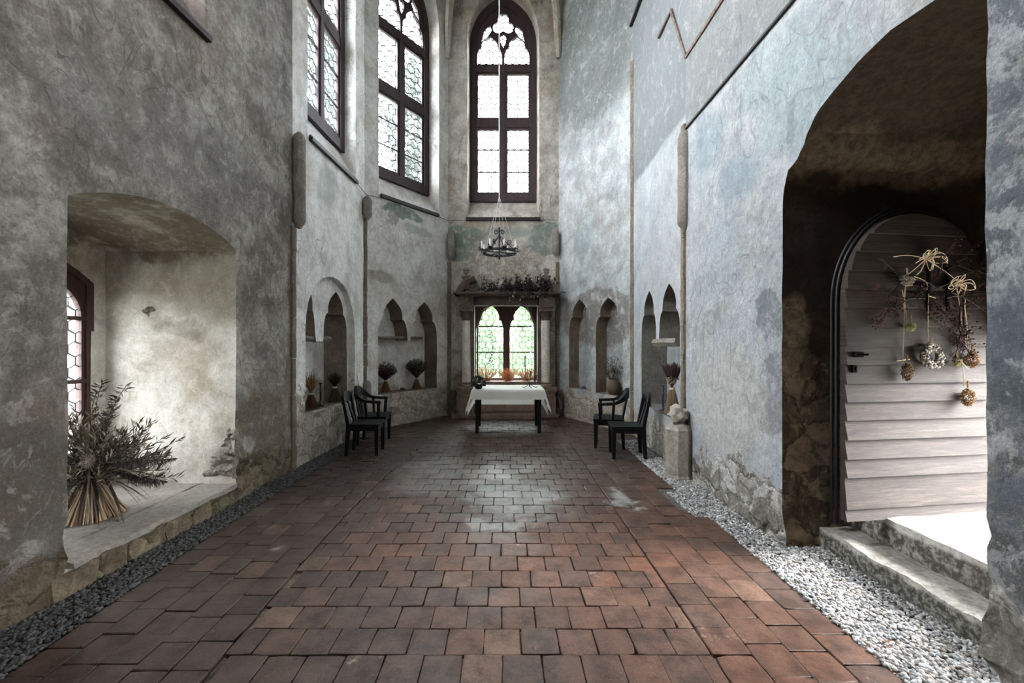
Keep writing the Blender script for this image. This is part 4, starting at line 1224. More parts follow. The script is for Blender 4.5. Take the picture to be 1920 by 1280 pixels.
# ------------------------------------------------------------------ chairs
def chair_root(label, arm):
    t_ = empty('arm_chair' if arm else 'side_chair', (0, 0, 0), label, 'chair', 'black wooden chairs beside the stone ledges')
    def B(name, fn, smooth=False):
        mb = MB(); fn(mb); return mb.build(name, m_black, t_, smooth, local=True)
    W = 0.50 if arm else 0.44
    hw = W / 2
    B('seat', lambda m: (m.prism([(-.22, -hw * .9), (.24, -hw - .01), (.24, hw + .01), (-.22, hw * .9)], 0.425, 0.455, lambda u, v, w: Vector((u, v, w)))))
    B('apron', lambda m: m.ring([(-.2, -hw * .82), (.215, -hw * .9), (.215, hw * .9), (-.2, hw * .82)], [(-.18, -hw * .75), (.195, -hw * .82), (.195, hw * .82), (-.18, hw * .75)], 0.355, 0.425, lambda u, v, w: Vector((u, v, w))))
    for sy in (-1, 1):
        B('leg', lambda m: m.bar((.205, sy * hw * .88, .43), (.205, sy * hw * .88, 0), .058, .058, up=(1, 0, 0), w2=.042, h2=.042))
        if arm:
            B('leg', lambda m: m.bar((-.19, sy * hw * .8, .43), (-.21, sy * hw * .8, 0), .056, .056, up=(1, 0, 0), w2=.042, h2=.042))
        else:
            def post(m):
                m.bar((-.195, sy * hw * .8, .44), (-.225, sy * hw * .8, 0), .055, .06, up=(1, 0, 0), w2=.045, h2=.045)
                m.bar((-.195, sy * hw * .8, .42), (-.275, sy * hw * .86, .86), .055, .05, up=(1, 0, 0), w2=.04, h2=.035)
            B('leg', post)
    if arm:
        pts = []; n = 24
        for k in range(n + 1):
            a = lerp(-PI * .5, PI * .5, k / n)
            x = -.05 - .21 * math.cos(a) if True else 0
            pts.append(Vector((-.06 - .22 * math.cos(a), (hw + .02) * math.sin(a), .70 + .15 * max(0, math.cos(a)) ** 1.6)))
        pts = [Vector((.17, -hw - .03, .685)), Vector((.05, -hw - .03, .69))] + pts + [Vector((.05, hw + .03, .69)), Vector((.17, hw + .03, .685))]
        def railf(m):
            N = len(pts)
            for k in range(N - 1):
                f = lambda i: max(0.0, math.sin(PI * (i / (N - 1)))) ** 3
                m.bar(pts[k], pts[k + 1], .045, .04 + .10 * f(k), up=(0, 0, 1), h2=.04 + .10 * f(k + 1))
        B('arm_rail', railf)
        for sy in (-1, 1):
            B('arm_post', lambda m: m.bar((.13, sy * (hw + .0), .44), (.14, sy * (hw + .03), .68), .045, .045, up=(1, 0, 0)))
            B('arm_post', lambda m: m.bar((-.05, sy * (hw - .01), .44), (-.07, sy * (hw + .02), .70), .05, .035, up=(1, 0, 0)))
        for y in (-.11, 0.0, .11):
            B('back_slat', lambda m: m.bar((-.20, y, .44), (-.265, y * 1.1, .80), .055, .022, up=(1, 0, 0)))
    else:
        def top(m):
            n = 10; po = []
            for k in range(n + 1):
                y = lerp(-hw * .86, hw * .86, k / n); c = 1 - (2 * k / n - 1) ** 2
                po.append(Vector((-.27 - .045 * c, y, .80 + .025 * c)))
            for k in range(n):
                c0, c1 = 1 - (2 * k / n - 1) ** 2, 1 - (2 * (k + 1) / n - 1) ** 2
                m.bar(po[k], po[k + 1], .03, .13 + .05 * c0, h2=.13 + .05 * c1)
        B('top_rail', top)
        for y in (-.085, .085):
            B('back_slat', lambda m: m.bar((-.19, y, .44), (-.285, y, .76), .06, .022, up=(1, 0, 0)))
    return t_
def place(o, x, y, rz): o.location = (x, y, 0); o.rotation_euler = (0, 0, rz)
def copy_thing(o, label):
    c = o.copy(); C.objects.link(c); c['label'] = label
    for ch in list(o.children):
        d = ch.copy(); C.objects.link(d); d.parent = c
    return c
a1 = chair_root('black armless chair on the left side, the nearer one to the viewer', False)
b1 = chair_root('black armchair with curved rail behind the left armless chair', True)
a2 = copy_thing(a1, 'black armless chair on the right side by the octagonal stone post')
b2 = copy_thing(b1, 'black armchair with curved rail behind the right armless chair')
place(a1, -2.04, 6.30, math.radians(3)); place(b1, -2.13, 6.98, math.radians(4))
place(a2, 1.76, 6.12, math.radians(180 - 7)); place(b2, 1.66, 6.72, math.radians(180 - 14))

# ------------------------------------------------------------------ chandelier
m_iron = simple('black_wrought_iron', S(34, 36, 44), 0.42, 0.3, 25, 0.5, 0.5, 0.2)
m_wax = simple('white_wax', S(232, 230, 224), 0.5, 0.05, 10, 0.4, bump=0)
CXx, CY, CZ = -0.075, 6.8, 3.06
ch = empty('chandelier', (CXx, CY, CZ), 'black iron ring chandelier with white candles hanging before the apse', 'chandelier')
mb = MB()
ro = [(CXx + .275 * math.cos(2 * PI * k / 36), CY + .275 * math.sin(2 * PI * k / 36)) for k in range(36)]
ri = [(CXx + .268 * math.cos(2 * PI * k / 36), CY + .268 * math.sin(2 * PI * k / 36)) for k in range(36)]
mb.ring(ro, ri, CZ - .02, CZ + .02, lambda u, v, w: Vector((u, v, w)))
for a in (0.4, 0.4 + PI / 2):
    mb.bar((CXx - .27 * math.cos(a), CY - .27 * math.sin(a), CZ), (CXx + .27 * math.cos(a), CY + .27 * math.sin(a), CZ), .014, .02)
mb.build('ring', m_iron, ch)
mb = MB(); mb.tube([(CXx, CY, CZ - .09), (CXx, CY, CZ + .40)], 0.013, 8); mb.lathe((CXx, CY, CZ - .11), [(.005, 0), (.022, .02), (.014, .04)], 8)
def scroll(m, c, ax, r, turns, wd, a0=0, dirn=1):
    pts = []
    for k in range(26):
        t_ = k / 25; a = a0 + dirn * t_ * turns * 2 * PI; rr = r * (1 - .8 * t_)
        pts.append(Vector(c) + Vector(ax) * rr * math.cos(a) + Vector((0, 0, 1)) * rr * math.sin(a))
    m.tube(pts, wd, 5)
for sx in (-1, 1): scroll(mb, (CXx + sx * .047, CY, CZ + .32), (sx, 0, 0), .042, 1.3, .008, PI, -1)
mb.build('stem', m_iron, ch)
for k in range(4):
    a = PI / 4 + k * PI / 2 + .3; mb = MB(); c_, s_ = math.cos(a), math.sin(a)
    mb.tube([(CXx, CY, CZ + .28), (CXx + .13 * c_, CY + .13 * s_, CZ + .14), (CXx + .262 * c_, CY + .262 * s_, CZ + .02)], 0.006, 5)
    scroll(mb, (CXx + .17 * c_, CY + .17 * s_, CZ + .145), (c_, s_, 0), .045, 1.4, .006, PI * 1.2, 1)
    mb.build('brace', m_iron, ch)
for k, dz in zip(range(8), (0, .01, -.005, .005, 0, .008, -.004, 0)):
    a = .28 + k * PI / 4; x, y = CXx + .285 * math.cos(a), CY + .285 * math.sin(a)
    mb = MB(); mb.lathe((x, y, CZ + .018), [(.012, 0), (.04, .006), (.044, .012), (.016, .014), (.016, .03), (.013, .03)], 12)
    scroll(mb, (x + .03 * math.cos(a), y + .03 * math.sin(a), CZ + .04), (math.cos(a), math.sin(a), 0), .032, 1.2, .005, PI, -1)
    d = mb.build('candle_dish', m_iron, ch)
    mb = MB(); mb.lathe((x, y, CZ + .03), [(.0135, 0), (.0125, .11 + dz), (.006, .13 + dz), (.002, .14 + dz)], 10); mb.build('candle', m_wax, d, smooth=True)
m_rope = simple('white_cord', S(206, 206, 204), 0.7, 0.1, 30, bump=0)
mb = MB(); top = Vector((CXx, CY, CZ + .90))
mb.tube([(CXx, CY, 11.0), top], .009, 6)
for k in range(4):
    a = PI / 4 + k * PI / 2 + .3; mb.tube([top, (CXx + .27 * math.cos(a), CY + .27 * math.sin(a), CZ + .02)], .0028, 4)
mb.tube([top, (CXx, CY, CZ + .38)], .003, 4)
mb.build('hanging_cord', m_rope, ch)
# ------------------------------------------------------------------ dried bunches
m_straw = simple('dry_straw', S(236, 226, 212), 0.8, 0.2, 30, attr=True, bump=0)
m_dry = simple('dried_foliage', S(250, 247, 242), 0.75, 0.25, 30, attr=True, bump=0, transl=0.15)
m_twine = simple('pale_twine', S(206, 192, 170), 0.85, 0.15, 60, bump=0)
def rc(cols, lo=0.75, hi=1.2):
    c = R.choice(cols); return scale_c(S(*c), R.uniform(lo, hi))
def cone_dir(spread, up=(0, 0, 1), bias=0.6):
    a = R.uniform(0, 2 * PI); t_ = spread * R.random() ** bias
    return Vector((math.sin(t_) * math.cos(a), math.sin(t_) * math.sin(a), math.cos(t_)))
def bunch(name, base, H, tie, foot, spread, label, cat, group, stem_c, head_c, kind, n=110, neck=0.03, head_r=0.1, tie_c=True, lean=(0, 0)):
    """sheaf standing on its splayed stems, tied at the neck"""
    base = Vector(base); root = empty(name, base, label, cat, group)
    nk = base + Vector((lean[0] * tie, lean[1] * tie, tie))
    s = MB()
    for i in range(n):
        a = R.uniform(0, 2 * PI); r = math.sqrt(R.random())
        p = base + Vector((math.cos(a) * foot * r, math.sin(a) * foot * r, R.uniform(0, .012)))
        q = nk + Vector((math.cos(a) * neck * r, math.sin(a) * neck * r, 0))
        s.tube([p, lerp(p, q, .6) + Vector((0, 0, .0)), q, q + (q - p).normalized() * .02], R.uniform(.0022, .004), 4, False, rc(stem_c))
    s.build('stem_skirt', m_straw, root)
    tt = MB(); tt.lathe((nk.x, nk.y, nk.z - .012), [(neck * 1.08, 0), (neck * 1.14, .008), (neck * 1.14, .018), (neck * 1.06, .026)], 14)
    tt.build('tie', m_twine, root)
    h = MB(); L = H - tie
    if kind == 'spike':
        for i in range(n):
            d = cone_dir(spread) ; l = L * R.uniform(.7, 1.0); p = nk + d * .01
            e = p + d * l; c = rc(head_c)
            h.tube([p, e], .0022, 3, False, rc(stem_c, .5, .8))
            m0 = p + d * l * .45
            h.tube([m0, lerp(m0, e, .3), lerp(m0, e, .75), e], [.002, .0085, .007, .001], 5, False, c)
            for k in range(7):
                q = lerp(m0, e, R.random()); h.leaf(q, d + cone_dir(1.4) * .8, .02, .008, rc(head_c))
        for i in range(n * 2):
            d = cone_dir(spread * 1.35); h.blob(nk + d * L * R.uniform(.2, .48), R.uniform(.005, .010), 1, rc([(196, 180, 158), (150, 134, 116)]), 0)
    elif kind == 'bushy':
        for i in range(n * 16):
            d = cone_dir(spread, bias=.5); l = L * (0.25 + .75 * R.random() ** .55) * (1.05 - .22 * (1 - d.z) / (1 - math.cos(spread)))
            p = nk + d * l; h.leaf(p, d + cone_dir(1.5) * .9, R.uniform(.022, .045), R.uniform(.006, .012), rc(head_c))
        for i in range(n):
            d = cone_dir(spread); h.tube([nk, nk + d * L * R.uniform(.5, .95)], .0018, 3, False, rc(head_c, .5, .8))
    elif kind == 'blades':
        for i in range(int(n * 1.3)):
            d = cone_dir(spread); h.blade(nk + d * .01, d, L * R.uniform(.6, 1.05), .011, R.uniform(.1, .6), 5, rc(head_c))
        for i in range(n * 2):
            d = cone_dir(spread); h.leaf(nk + d * L * R.uniform(.2, .8), d + cone_dir(1.2) * .6, .05, .01, rc(head_c))
    else:       # wispy
        for i in range(n * 2):
            d = cone_dir(spread); l = L * R.uniform(.4, 1.0); e = nk + d * l + Vector((0, 0, 0))
            h.tube([nk, lerp(nk, e, .5) + cone_dir(3) * .006, e], .0012, 3, False, rc(head_c))
            for k in range(5):
                q = lerp(nk, e, R.uniform(.45, 1.0)); h.leaf(q, d + cone_dir(2) * .7, .018, .007, rc(head_c))
    h.build('flower_heads', m_dry, root)
    return root
g = 'dried bunches standing in the wall niches'
LZ = 0.645
def onA(W, px, w=0.16, z=LZ):
    a = (px - PX) / F; p = W.P0 + W.n * w          # same pixel column, on the plane w behind the wall face
    return W.M((a * p.y - p.x) / (W.d.x - a * W.d.y), z, w)
ST = [(150, 118, 78), (120, 92, 60), (170, 140, 100)]
bunch('dried_bunch', onA(W_A, 583, .2, .65), .58, .22, .11, .5, 'golden wispy dried bunch at the near end of the left ledge', 'dried bunch', g, [(110, 84, 52), (84, 62, 40)], [(140, 104, 62), (112, 86, 52), (164, 130, 84)], 'wispy', 90)
bunch('dried_bunch', onA(W_A, 628, .18, .65), .50, .24, .13, .62, 'dark green dried bunch with white tie beside the black candlestick', 'dried bunch', g, [(70, 66, 56), (54, 52, 46)], [(44, 48, 42), (64, 66, 56), (34, 38, 36)], 'blades', 110)
bunch('dried_bunch', onA(W_B, 723, .17, .66), .56, .22, .10, .95, 'red brown bushy bunch in the nearer twin niche of the slanting wall', 'dried bunch', g, [(140, 108, 66), (110, 82, 50)], [(66, 38, 34), (52, 32, 30), (84, 50, 42)], 'bushy', 120, neck=.025)
bunch('dried_bunch', onA(W_B, 781, .17, .66), .60, .21, .10, .80, 'dark brown bushy bunch in the farther twin niche of the slanting wall', 'dried bunch', g, [(118, 86, 54), (92, 66, 42)], [(58, 48, 40), (46, 38, 34), (70, 58, 48)], 'bushy', 120, neck=.025)
bunch('dried_bunch', onA(W_E, 1260, .10, .63), .72, .35, .12, .42, 'tall purple heather bunch beside the octagonal stone post', 'dried bunch', g, [(182, 168, 146), (154, 140, 118), (130, 116, 98)], [(88, 64, 66), (74, 52, 58), (104, 80, 80)], 'spike', 130, neck=.035)
# small dark lump between the two brown bunches
mb = MB(); mb.blob(onA(W_B, 755, .2, .675), .045, 2, None, .3, (1.3, .8, .6))
tag(mb.build('dark_stone', m_alt2, smooth=True), 'small dark lump on the ledge between the two brown bunches', 'stone')
# vase with twigs in the right apse niche
vb = onA(W_D, 1150, .12, .645)
vz = empty('clay_vase', vb, 'round brown clay vase with dry twigs in the nearer right apse niche', 'vase')
m_clay = simple('brown_clay', S(96, 84, 72), .7, .3, 10)
mb = MB(); mb.lathe(vb, [(.07, 0), (.10, .03), (.135, .11), (.13, .18), (.09, .25), (.075, .28), (.085, .30), (.07, .30), (.06, .2)], 20); mb.build('vase_body', m_clay, vz, smooth=True)
mb = MB(); nk = vb + Vector((0, 0, .28))
for i in range(520):
    d = cone_dir(1.0); l = .42 * R.uniform(.3, 1); mb.leaf(nk + d * l, d + cone_dir(2) * .7, R.uniform(.02, .05), .012, rc([(84, 80, 66), (66, 60, 52), (110, 102, 84), (90, 70, 62)]))
for i in range(70):
    d = cone_dir(1.05); mb.tube([nk - Vector((0, 0, .1)), nk + d * .33 * R.uniform(.6, 1.05)], .002, 3, False, rc([(70, 60, 50)]))
mb.build('twigs', m_dry, vz)
# small blue object in the farther right niche
m_blue = simple('dark_blue_glaze', S(34, 48, 92), .35, .1, 8, .5)
mb = MB(); q = onA(W_D, 1095, .14, .67)
mb.lathe(q, [(.05, -.01), (.055, .01), (.045, .03), (.02, .045), (.012, .05)], 14)
tag(mb.build('blue_dish', m_blue, smooth=True), 'small dark blue dish in the farther right apse niche', 'dish')
def candlestick(p, h, mat, label, candle=True, spread=.055):
    root = empty('candlestick', p, label, 'candlestick')
    mb = MB(); mb.lathe(p, [(spread, 0), (spread, .012), (spread * .5, .03), (.016, .05), (.013, .10), (.016, .11), (.013, .12), (.013, h * .6), (.017, h * .62), (.013, h * .65), (.013, h - .03), (.026, h - .02), (.026, h), (.012, h)], 14)
    mb.build('stick', mat, root, smooth=True)
    return root
candlestick(onA(W_A, 601, .22, .645), .36, simple('black_glaze', S(20, 20, 24), .25, .1, 8, .5), 'black candlestick between two dried bunches on the left ledge')
candlestick(onA(W_E, 1243, .10, .625), .37, m_blue, 'dark blue candlestick beside the tall purple bunch')

# ------------------------------------------------------------------ octagonal stone post with boulder
m_post = stone('pale_post_stone', S(132, 124, 112), S(184, 178, 166), 3.2, 0.6)
pp = Vector((2.10, 5.14, 0))
mb = MB(); mb.lathe(pp, [(.165, -.05), (.165, .02), (.15, .05), (.15, .56), (.155, .58), (.12, .63), (.06, .66)], 8, jit=.012, rot=PI / 8)
tag(mb.build('stone_post', m_post), 'short octagonal stone post at the foot of the right wall', 'stone post')
mb = MB(); mb.blob(pp + Vector((.01, 0, .75)), .12, 3, None, .32, (.95, .9, .9))
tag(mb.build('broken_stone', m_post, smooth=True), 'rough broken stone lying on top of the octagonal post', 'stone')
mb = MB(); mb.lathe(W_B.M(0.03, .64, -.02), [(.09, 0), (.085, .1), (.088, .22), (.07, .27), (.04, .29)], 10, jit=.05)
tag(mb.build('column_stump', m_shaft, smooth=True), 'pale round column stump on the ledge in the left apse corner', 'stone stump')
# broken tracery ledges in the twin niches
def ledge(W, xa, xb, py, w0, w1, lab, hgt=.1):
    mb = MB(); a, b = W.u(xa), W.u(xb); z = W.uz((xa + xb) / 2, py)[1]; n = 9
    vs = []; fs = []
    for i in range(n + 1):
        u = lerp(a, b, i / n)
        for (w, zz) in ((w1, z - hgt * .2), (w0 + .04, z - hgt * .55), (w0, z - hgt * .1), (w0 + .01, z + hgt * .3), (w1, z + hgt * .3)):
            q = W.M(u, zz, w); vs.append(q + mn.noise_vector(q * 8) * .015)
    for i in range(n):
        for k in range(5): fs.append((i * 5 + k, i * 5 + (k + 1) % 5, i * 5 + 5 + (k + 1) % 5, i * 5 + 5 + k))
    fs += [(4, 3, 2, 1, 0), tuple(n * 5 + k for k in range(5))]
    mb.add(vs, fs); return tag(mb.build('stone_ledge', m_shaft, smooth=True), lab, 'stone ledge', 'broken stone ledges')
ledge(W_A, 574, 636, 634, .12, .52, 'broken stone ledge across the broad arched niche on the left')
ledge(W_B, 710, 766, 632, .10, .45, 'broken stone ledge in the nearer twin niche of the slanting wall', .08)
ledge(W_B, 768, 806, 632, .2, .45, 'broken stone ledge in the farther twin niche of the slanting wall', .06)
ledge(W_E, 1229, 1273, 640, -.06, .42, 'pale projecting stone ledge in the tall pointed niche above the purple bunch', .13)

# ------------------------------------------------------------------ plants in the apse: table posy, sill sheaves, candelabrum, garland
def posy(name, c, r, label, cat, head_c, pot=True):
    root = empty(name, c, label, cat)
    c = Vector(c); m = MB()
    if pot:
        m.lathe(c, [(.05, 0), (.07, .02), (.08, .06), (.07, .09)], 12); m.build('pot', m_iron, root, smooth=True); m = MB()
    for i in range(420):
        d = cone_dir(1.9, bias=.7); m.leaf(c + Vector((0, 0, r * .75)) + d * r * R.uniform(.55, 1), d + cone_dir(2) * .6, R.uniform(.03, .05), R.uniform(.018, .03), rc(head_c))
    for i in range(14):
        d = cone_dir(1.2); m.blob(c + Vector((0, 0, r * .8)) + d * r * .9, .018, 1, rc([(190, 184, 150), (206, 200, 176)]))
    m.build('leaves', m_dry, root); return root
p = at(897, 724, TY - .33); p.z = TZ + .006
posy('leafy_posy', p, .125, 'dark green leafy posy on the left front corner of the white table', 'posy', [(40, 48, 46), (30, 36, 38), (58, 64, 58), (80, 84, 66)])
m_candle_dk = simple('dark_candle', S(64, 74, 78), .5, .1, 10)
cb = at(993, 722, TY - .1); cb.z = TZ + .004
cd = empty('candelabrum', cb, 'thin black iron candle holder with curled tripod feet on the right of the table', 'candle holder')
mb = MB()
for a in (-2.9, -1.4, -.1, 1.6):
    mb.tube([cb + Vector((0, 0, .075)), cb + Vector((.05 * math.cos(a), .05 * math.sin(a), .03)), cb + Vector((.11 * math.cos(a), .11 * math.sin(a), .006)), cb + Vector((.145 * math.cos(a), .145 * math.sin(a), .02))], .006, 6)
mb.build('tripod_foot', m_iron, cd)
for dx, hh in ((-.085, .39), (.02, .26)):
    mb = MB(); mb.tube([cb + Vector((0, 0, .07)), cb + Vector((dx * .5, 0, .13)), cb + Vector((dx, 0, .2)), cb + Vector((dx, 0, hh))], .005, 6)
    mb.lathe(cb + Vector((dx, 0, hh)), [(.006, 0), (.03, .008), (.032, .014), (.008, .016)], 12)
    arm_ = mb.build('candle_arm', m_iron, cd)
    mb = MB(); mb.tube([cb + Vector((dx, 0, hh + .01)), cb + Vector((dx, 0, hh + (.20 if dx < 0 else .05)))], .011, 8); mb.build('candle', m_candle_dk, arm_)
# orange sheaves on the low window sill
mb = MB(); mb.box((0.03, 9.70, .735), (1.6, .40, .06)); tag(mb.build('window_sill', m_red), 'reddish stone sill under the low twin window', 'sill', kind='structure')
for px, r_, hh, lab in ((912, .17, .34, 'orange dried sheaf at the left end of the low window sill'), (953, .20, .32, 'orange dried sheaf in the middle of the low window sill'), (987, .15, .31, 'orange dried sheaf at the right end of the low window sill')):
    b = at(px, 715, 9.66); b.z = .768
    root = empty('orange_sheaf', b, lab, 'dried sheaf', 'orange dried sheaves on the window sill')
    mb = MB(); mh = MB()
    for i in range(120):
        d = cone_dir(.75); d.y *= .6; e = b + Vector((d.x * .14, d.y * .08, 0)) + d * hh * R.uniform(.6, 1.0)
        mb.tube([b + Vector((d.x * .13, d.y * .06, 0)), e], .002, 3, False, rc([(196, 132, 96), (170, 110, 80)]))
        for k in range(6): mh.leaf(e - d * R.uniform(0, .17), d + cone_dir(2) * .5, R.uniform(.025, .04), .011, rc([(206, 138, 104), (184, 116, 86), (222, 164, 130)]))
    mb.build('stems', m_straw, root); mh.build('flower_heads', m_dry, root)
# garland lying on the cornice
gb = at(975, 549, YA - .05)
gl = empty('branch_garland', gb, 'heap of dark dried branches and pale flowers lying on top of the stone surround', 'garland')
tw, lf, fl_ = MB(), MB(), MB()
def gtop(px): return 549 - 22 * max(0, math.sin(PI * (px - 880) / 170)) ** .8
for i in range(260):
    px = R.triangular(888, 1044, 1000); p = at(px, 549 - R.uniform(-2, 8), YA - R.uniform(-.1, .22))
    d = Vector((R.uniform(-1, 1), R.uniform(-.6, .2), R.uniform(-.1, .9))).normalized(); L = R.uniform(.12, .38)
    q = p + d * L * .5 + Vector((0, 0, R.uniform(-.02, .03))); e = p + d * L
    tw.tube([p, q, e], [.005, .0035, .0015], 4, False, rc([(58, 48, 46), (44, 38, 40)]))
    for k in range(11):
        s_ = R.random(); b = lerp(p, e, s_); lf.leaf(b, d + cone_dir(3) * .9, R.uniform(.03, .075), R.uniform(.018, .034), rc([(46, 42, 44), (34, 32, 36), (62, 54, 50), (54, 54, 46)]))
for i in range(190):
    px = R.triangular(960, 1044, 1012); py = 549 - R.uniform(-8, 26)
    fl_.blob(at(px, py, YA - R.uniform(.05, .25)), R.uniform(.012, .035), 1, rc([(90, 80, 80), (60, 54, 58), (150, 138, 126), (120, 104, 98)]), .3)
for i in range(14):
    px = R.uniform(955, 978); py = R.uniform(545, 566)
    fl_.blob(at(px, py, YA - .26), R.uniform(.010, .022), 1, rc([(186, 176, 160), (160, 150, 136)]), .3)
tw.build('branches', m_dry, gl); lf.build('leaves', m_dry, gl); fl_.build('dried_flowers', m_dry, gl)
for side in (-1,):
    pts = [at(893, 517, YA - .1), at(900, 519, YA - .1), at(908, 520, YA - .08), at(916, 526, YA - .08), at(930, 540, YA - .06)]
    mb = MB(); mb.tube(pts, .004, 4, True, rc([(60, 50, 48)]))
    for i in range(26): mb.leaf(lerp(pts[0], pts[3], R.random()) + cone_dir(3) * .02, cone_dir(3), .04, .02, rc([(58, 50, 48)]))
    mb.build('loose_sprig', m_dry, gl)
# creeper drying in the left light of the low window
mb = MB(); pts = [at(922 + 4 * math.sin(k * 1.3), 592 + k * 9, 9.82) for k in range(12)]
mb.tube(pts, .004, 4, True, rc([(50, 44, 44)]))
for p in pts:
    for k in range(4): mb.leaf(p + Vector((R.uniform(-.05, .05), -.01, R.uniform(-.05, .05))), cone_dir(3), .05, .03, rc([(44, 46, 44), (60, 52, 50)]))
tag(mb.build('hanging_sprig', m_dry), 'thin dark leafy sprig hanging inside the left light of the low window', 'dried sprig')

# ------------------------------------------------------------------ big bouquet in the left niche
bb = Vector((-3.42, 3.50, 0.19))
big_ = empty('dried_bouquet', bb, 'huge dried bouquet of leaves and plumes on the left window seat', 'bouquet')
nk = bb + Vector((0.02, 0, .265))
s = MB()
for i in range(420):
    a = R.uniform(0, 2 * PI); r = math.sqrt(R.random()); f = .245 * (r if R.random() < .5 else 1)
    p = bb + Vector((math.cos(a) * f * R.uniform(.85, 1.05), math.sin(a) * f * R.uniform(.85, 1.05), R.uniform(0, .015))); q = nk + Vector((math.cos(a) * .075 * r, math.sin(a) * .075 * r, 0))
    s.tube([p, q, q + (q - p) * .25], R.uniform(.003, .006), 5, True, rc([(226, 208, 182), (200, 178, 150), (170, 146, 122), (134, 106, 92), (240, 228, 208)]))
s.build('straw_skirt', m_straw, big_)
tt = MB(); tt.lathe((nk.x, nk.y, nk.z - .02), [(.082, 0), (.088, .012), (.088, .04), (.08, .05)], 18)
tt.tube([nk + Vector((.05, -.07, 0)), nk + Vector((.10, -.11, -.10)), nk + Vector((.13, -.13, -.24))], .004, 5)
tt.build('tie', m_twine, big_)
LC = [(120, 114, 102), (96, 92, 82), (76, 71, 66), (150, 142, 126), (62, 57, 54), (118, 104, 84), (100, 90, 80), (172, 166, 152)]
def bdir(lo=0.2, hi=1.65):
    t_ = R.uniform(lo, hi); a = R.uniform(0, 2 * PI)
    return Vector((math.sin(t_) * math.cos(a), math.sin(t_) * math.sin(a), math.cos(t_)))
m = MB()
for i in range(95):           # leafy branches
    d = bdir(.1, 1.45); L = R.uniform(.40, .66); p = nk + d * .03; sag = R.uniform(-.05, .16)
    e = [p + d * L * k / 6 + Vector((0, 0, -sag * (k / 6) ** 2)) for k in range(7)]
    m.tube(e, [.005, .005, .004, .004, .003, .002, .001], 4, False, rc([(84, 66, 52), (66, 54, 46)]))
    for k in range(24):
        t_ = R.uniform(.3, 1.0); i0 = min(5, int(t_ * 6)); b = lerp(e[i0], e[i0 + 1], t_ * 6 - i0)
        m.leaf(b, d + cone_dir(2.2) * .8, R.uniform(.05, .10), R.uniform(.010, .02), rc(LC))
for (tx, tz, ty) in ((.05, .92, .0), (-.10, .82, .1), (.28, .80, -.1), (.16, .88, .1)):   # tall sprays
    p0 = nk; e = [p0 + Vector((tx * k / 8 + .06 * (k / 8) ** 3, ty * k / 8, tz * k / 8 - .10 * max(0, k / 8 - .75) ** 1 * 3)) for k in range(9)]
    m.tube(e, [.005] * 5 + [.003] * 4, 4, False, rc([(74, 60, 50)]))
    for k in range(34):
        t_ = R.uniform(.55, 1); i0 = min(7, int(t_ * 8)); b = lerp(e[i0], e[i0 + 1], t_ * 8 - i0)
        m.leaf(b, Vector((R.uniform(-1, 1), R.uniform(-1, 1), R.uniform(-.3, .8))), R.uniform(.04, .08), .015, rc([(60, 54, 48), (84, 76, 64)]))
m.build('leafy_branches', m_dry, big_)
m = MB()
for i in range(60):
    a = R.uniform(-2.4, .9); d = Vector((math.cos(a), math.sin(a), R.uniform(-.5, .7)))
    m.blade(nk + Vector((0, 0, .08)) + d * .05, d, R.uniform(.35, .62), R.uniform(.010, .02), R.uniform(.5, 1.5), 7, rc(LC + [(120, 104, 84)]))
for (dx, dy, dz, L) in ((.6, -.5, .02, .55), (.8, -.3, .1, .62), (.35, -.6, .0, .5), (.45, -.2, .15, .56), (.2, -.7, .1, .45)):
    m.blade(nk + Vector((.02, 0, .10)), (dx, dy, dz), L, .026, 1.9, 9, rc([(70, 62, 54), (54, 48, 44)]))
m.build('long_blades', m_dry, big_)
def plume(c, d, L, rad, cols, n=700):
    m = MB(); c = Vector(c); d = Vector(d).normalized()
    for i in range(n):
        t_ = R.random(); b = c + d * L * t_; w = rad * math.sin(PI * min(1, .15 + t_ * .85)) ** .7
        q = (d * .8 + cone_dir(3) * 1.1).normalized()
        m.blade(b, q, w * R.uniform(.5, 1.1), .0035, .4, 2, rc(cols))
    m.tube([nk, c, c + d * L], .003, 4, False, rc(cols)); return m
PC = [(92, 80, 76), (72, 62, 60), (112, 100, 94)]
plume(nk + Vector((.30, -.12, .20)), (1, -.1, .10), .56, .10, PC).build('plume', m_dry, big_)
plume(nk + Vector((.26, -.02, .10)), (1, -.2, -.10), .48, .11, PC).build('plume', m_dry, big_)
plume(nk + Vector((.10, -.16, .22)), (.8, -.5, .3), .26, .08, [(180, 172, 162), (150, 142, 132), (120, 110, 104)], 500).build('plume', m_dry, big_, label='paler fluffy plume')
plume(nk + Vector((-.10, -.16, .10)), (-.2, -.9, .25), .28, .11, [(78, 66, 62), (98, 84, 78)], 600).build('plume', m_dry, big_)
plume(nk + Vector((-.12, -.05, .0)), (-.8, -.5, .0), .32, .12, [(54, 46, 44), (70, 60, 56)], 600).build('plume', m_dry, big_)
m = MB()
for i in range(1500):
    d = bdir(.0, 1.40); l = .36 * R.uniform(.25, 1) ; d.z = d.z * .9 + .1
    m.leaf(nk + Vector((.04, 0, .10)) + d * l, d + cone_dir(3), R.uniform(.03, .07), R.uniform(.008, .016), rc(LC, .4, .9))
m.build('filler_leaves', m_dry, big_)

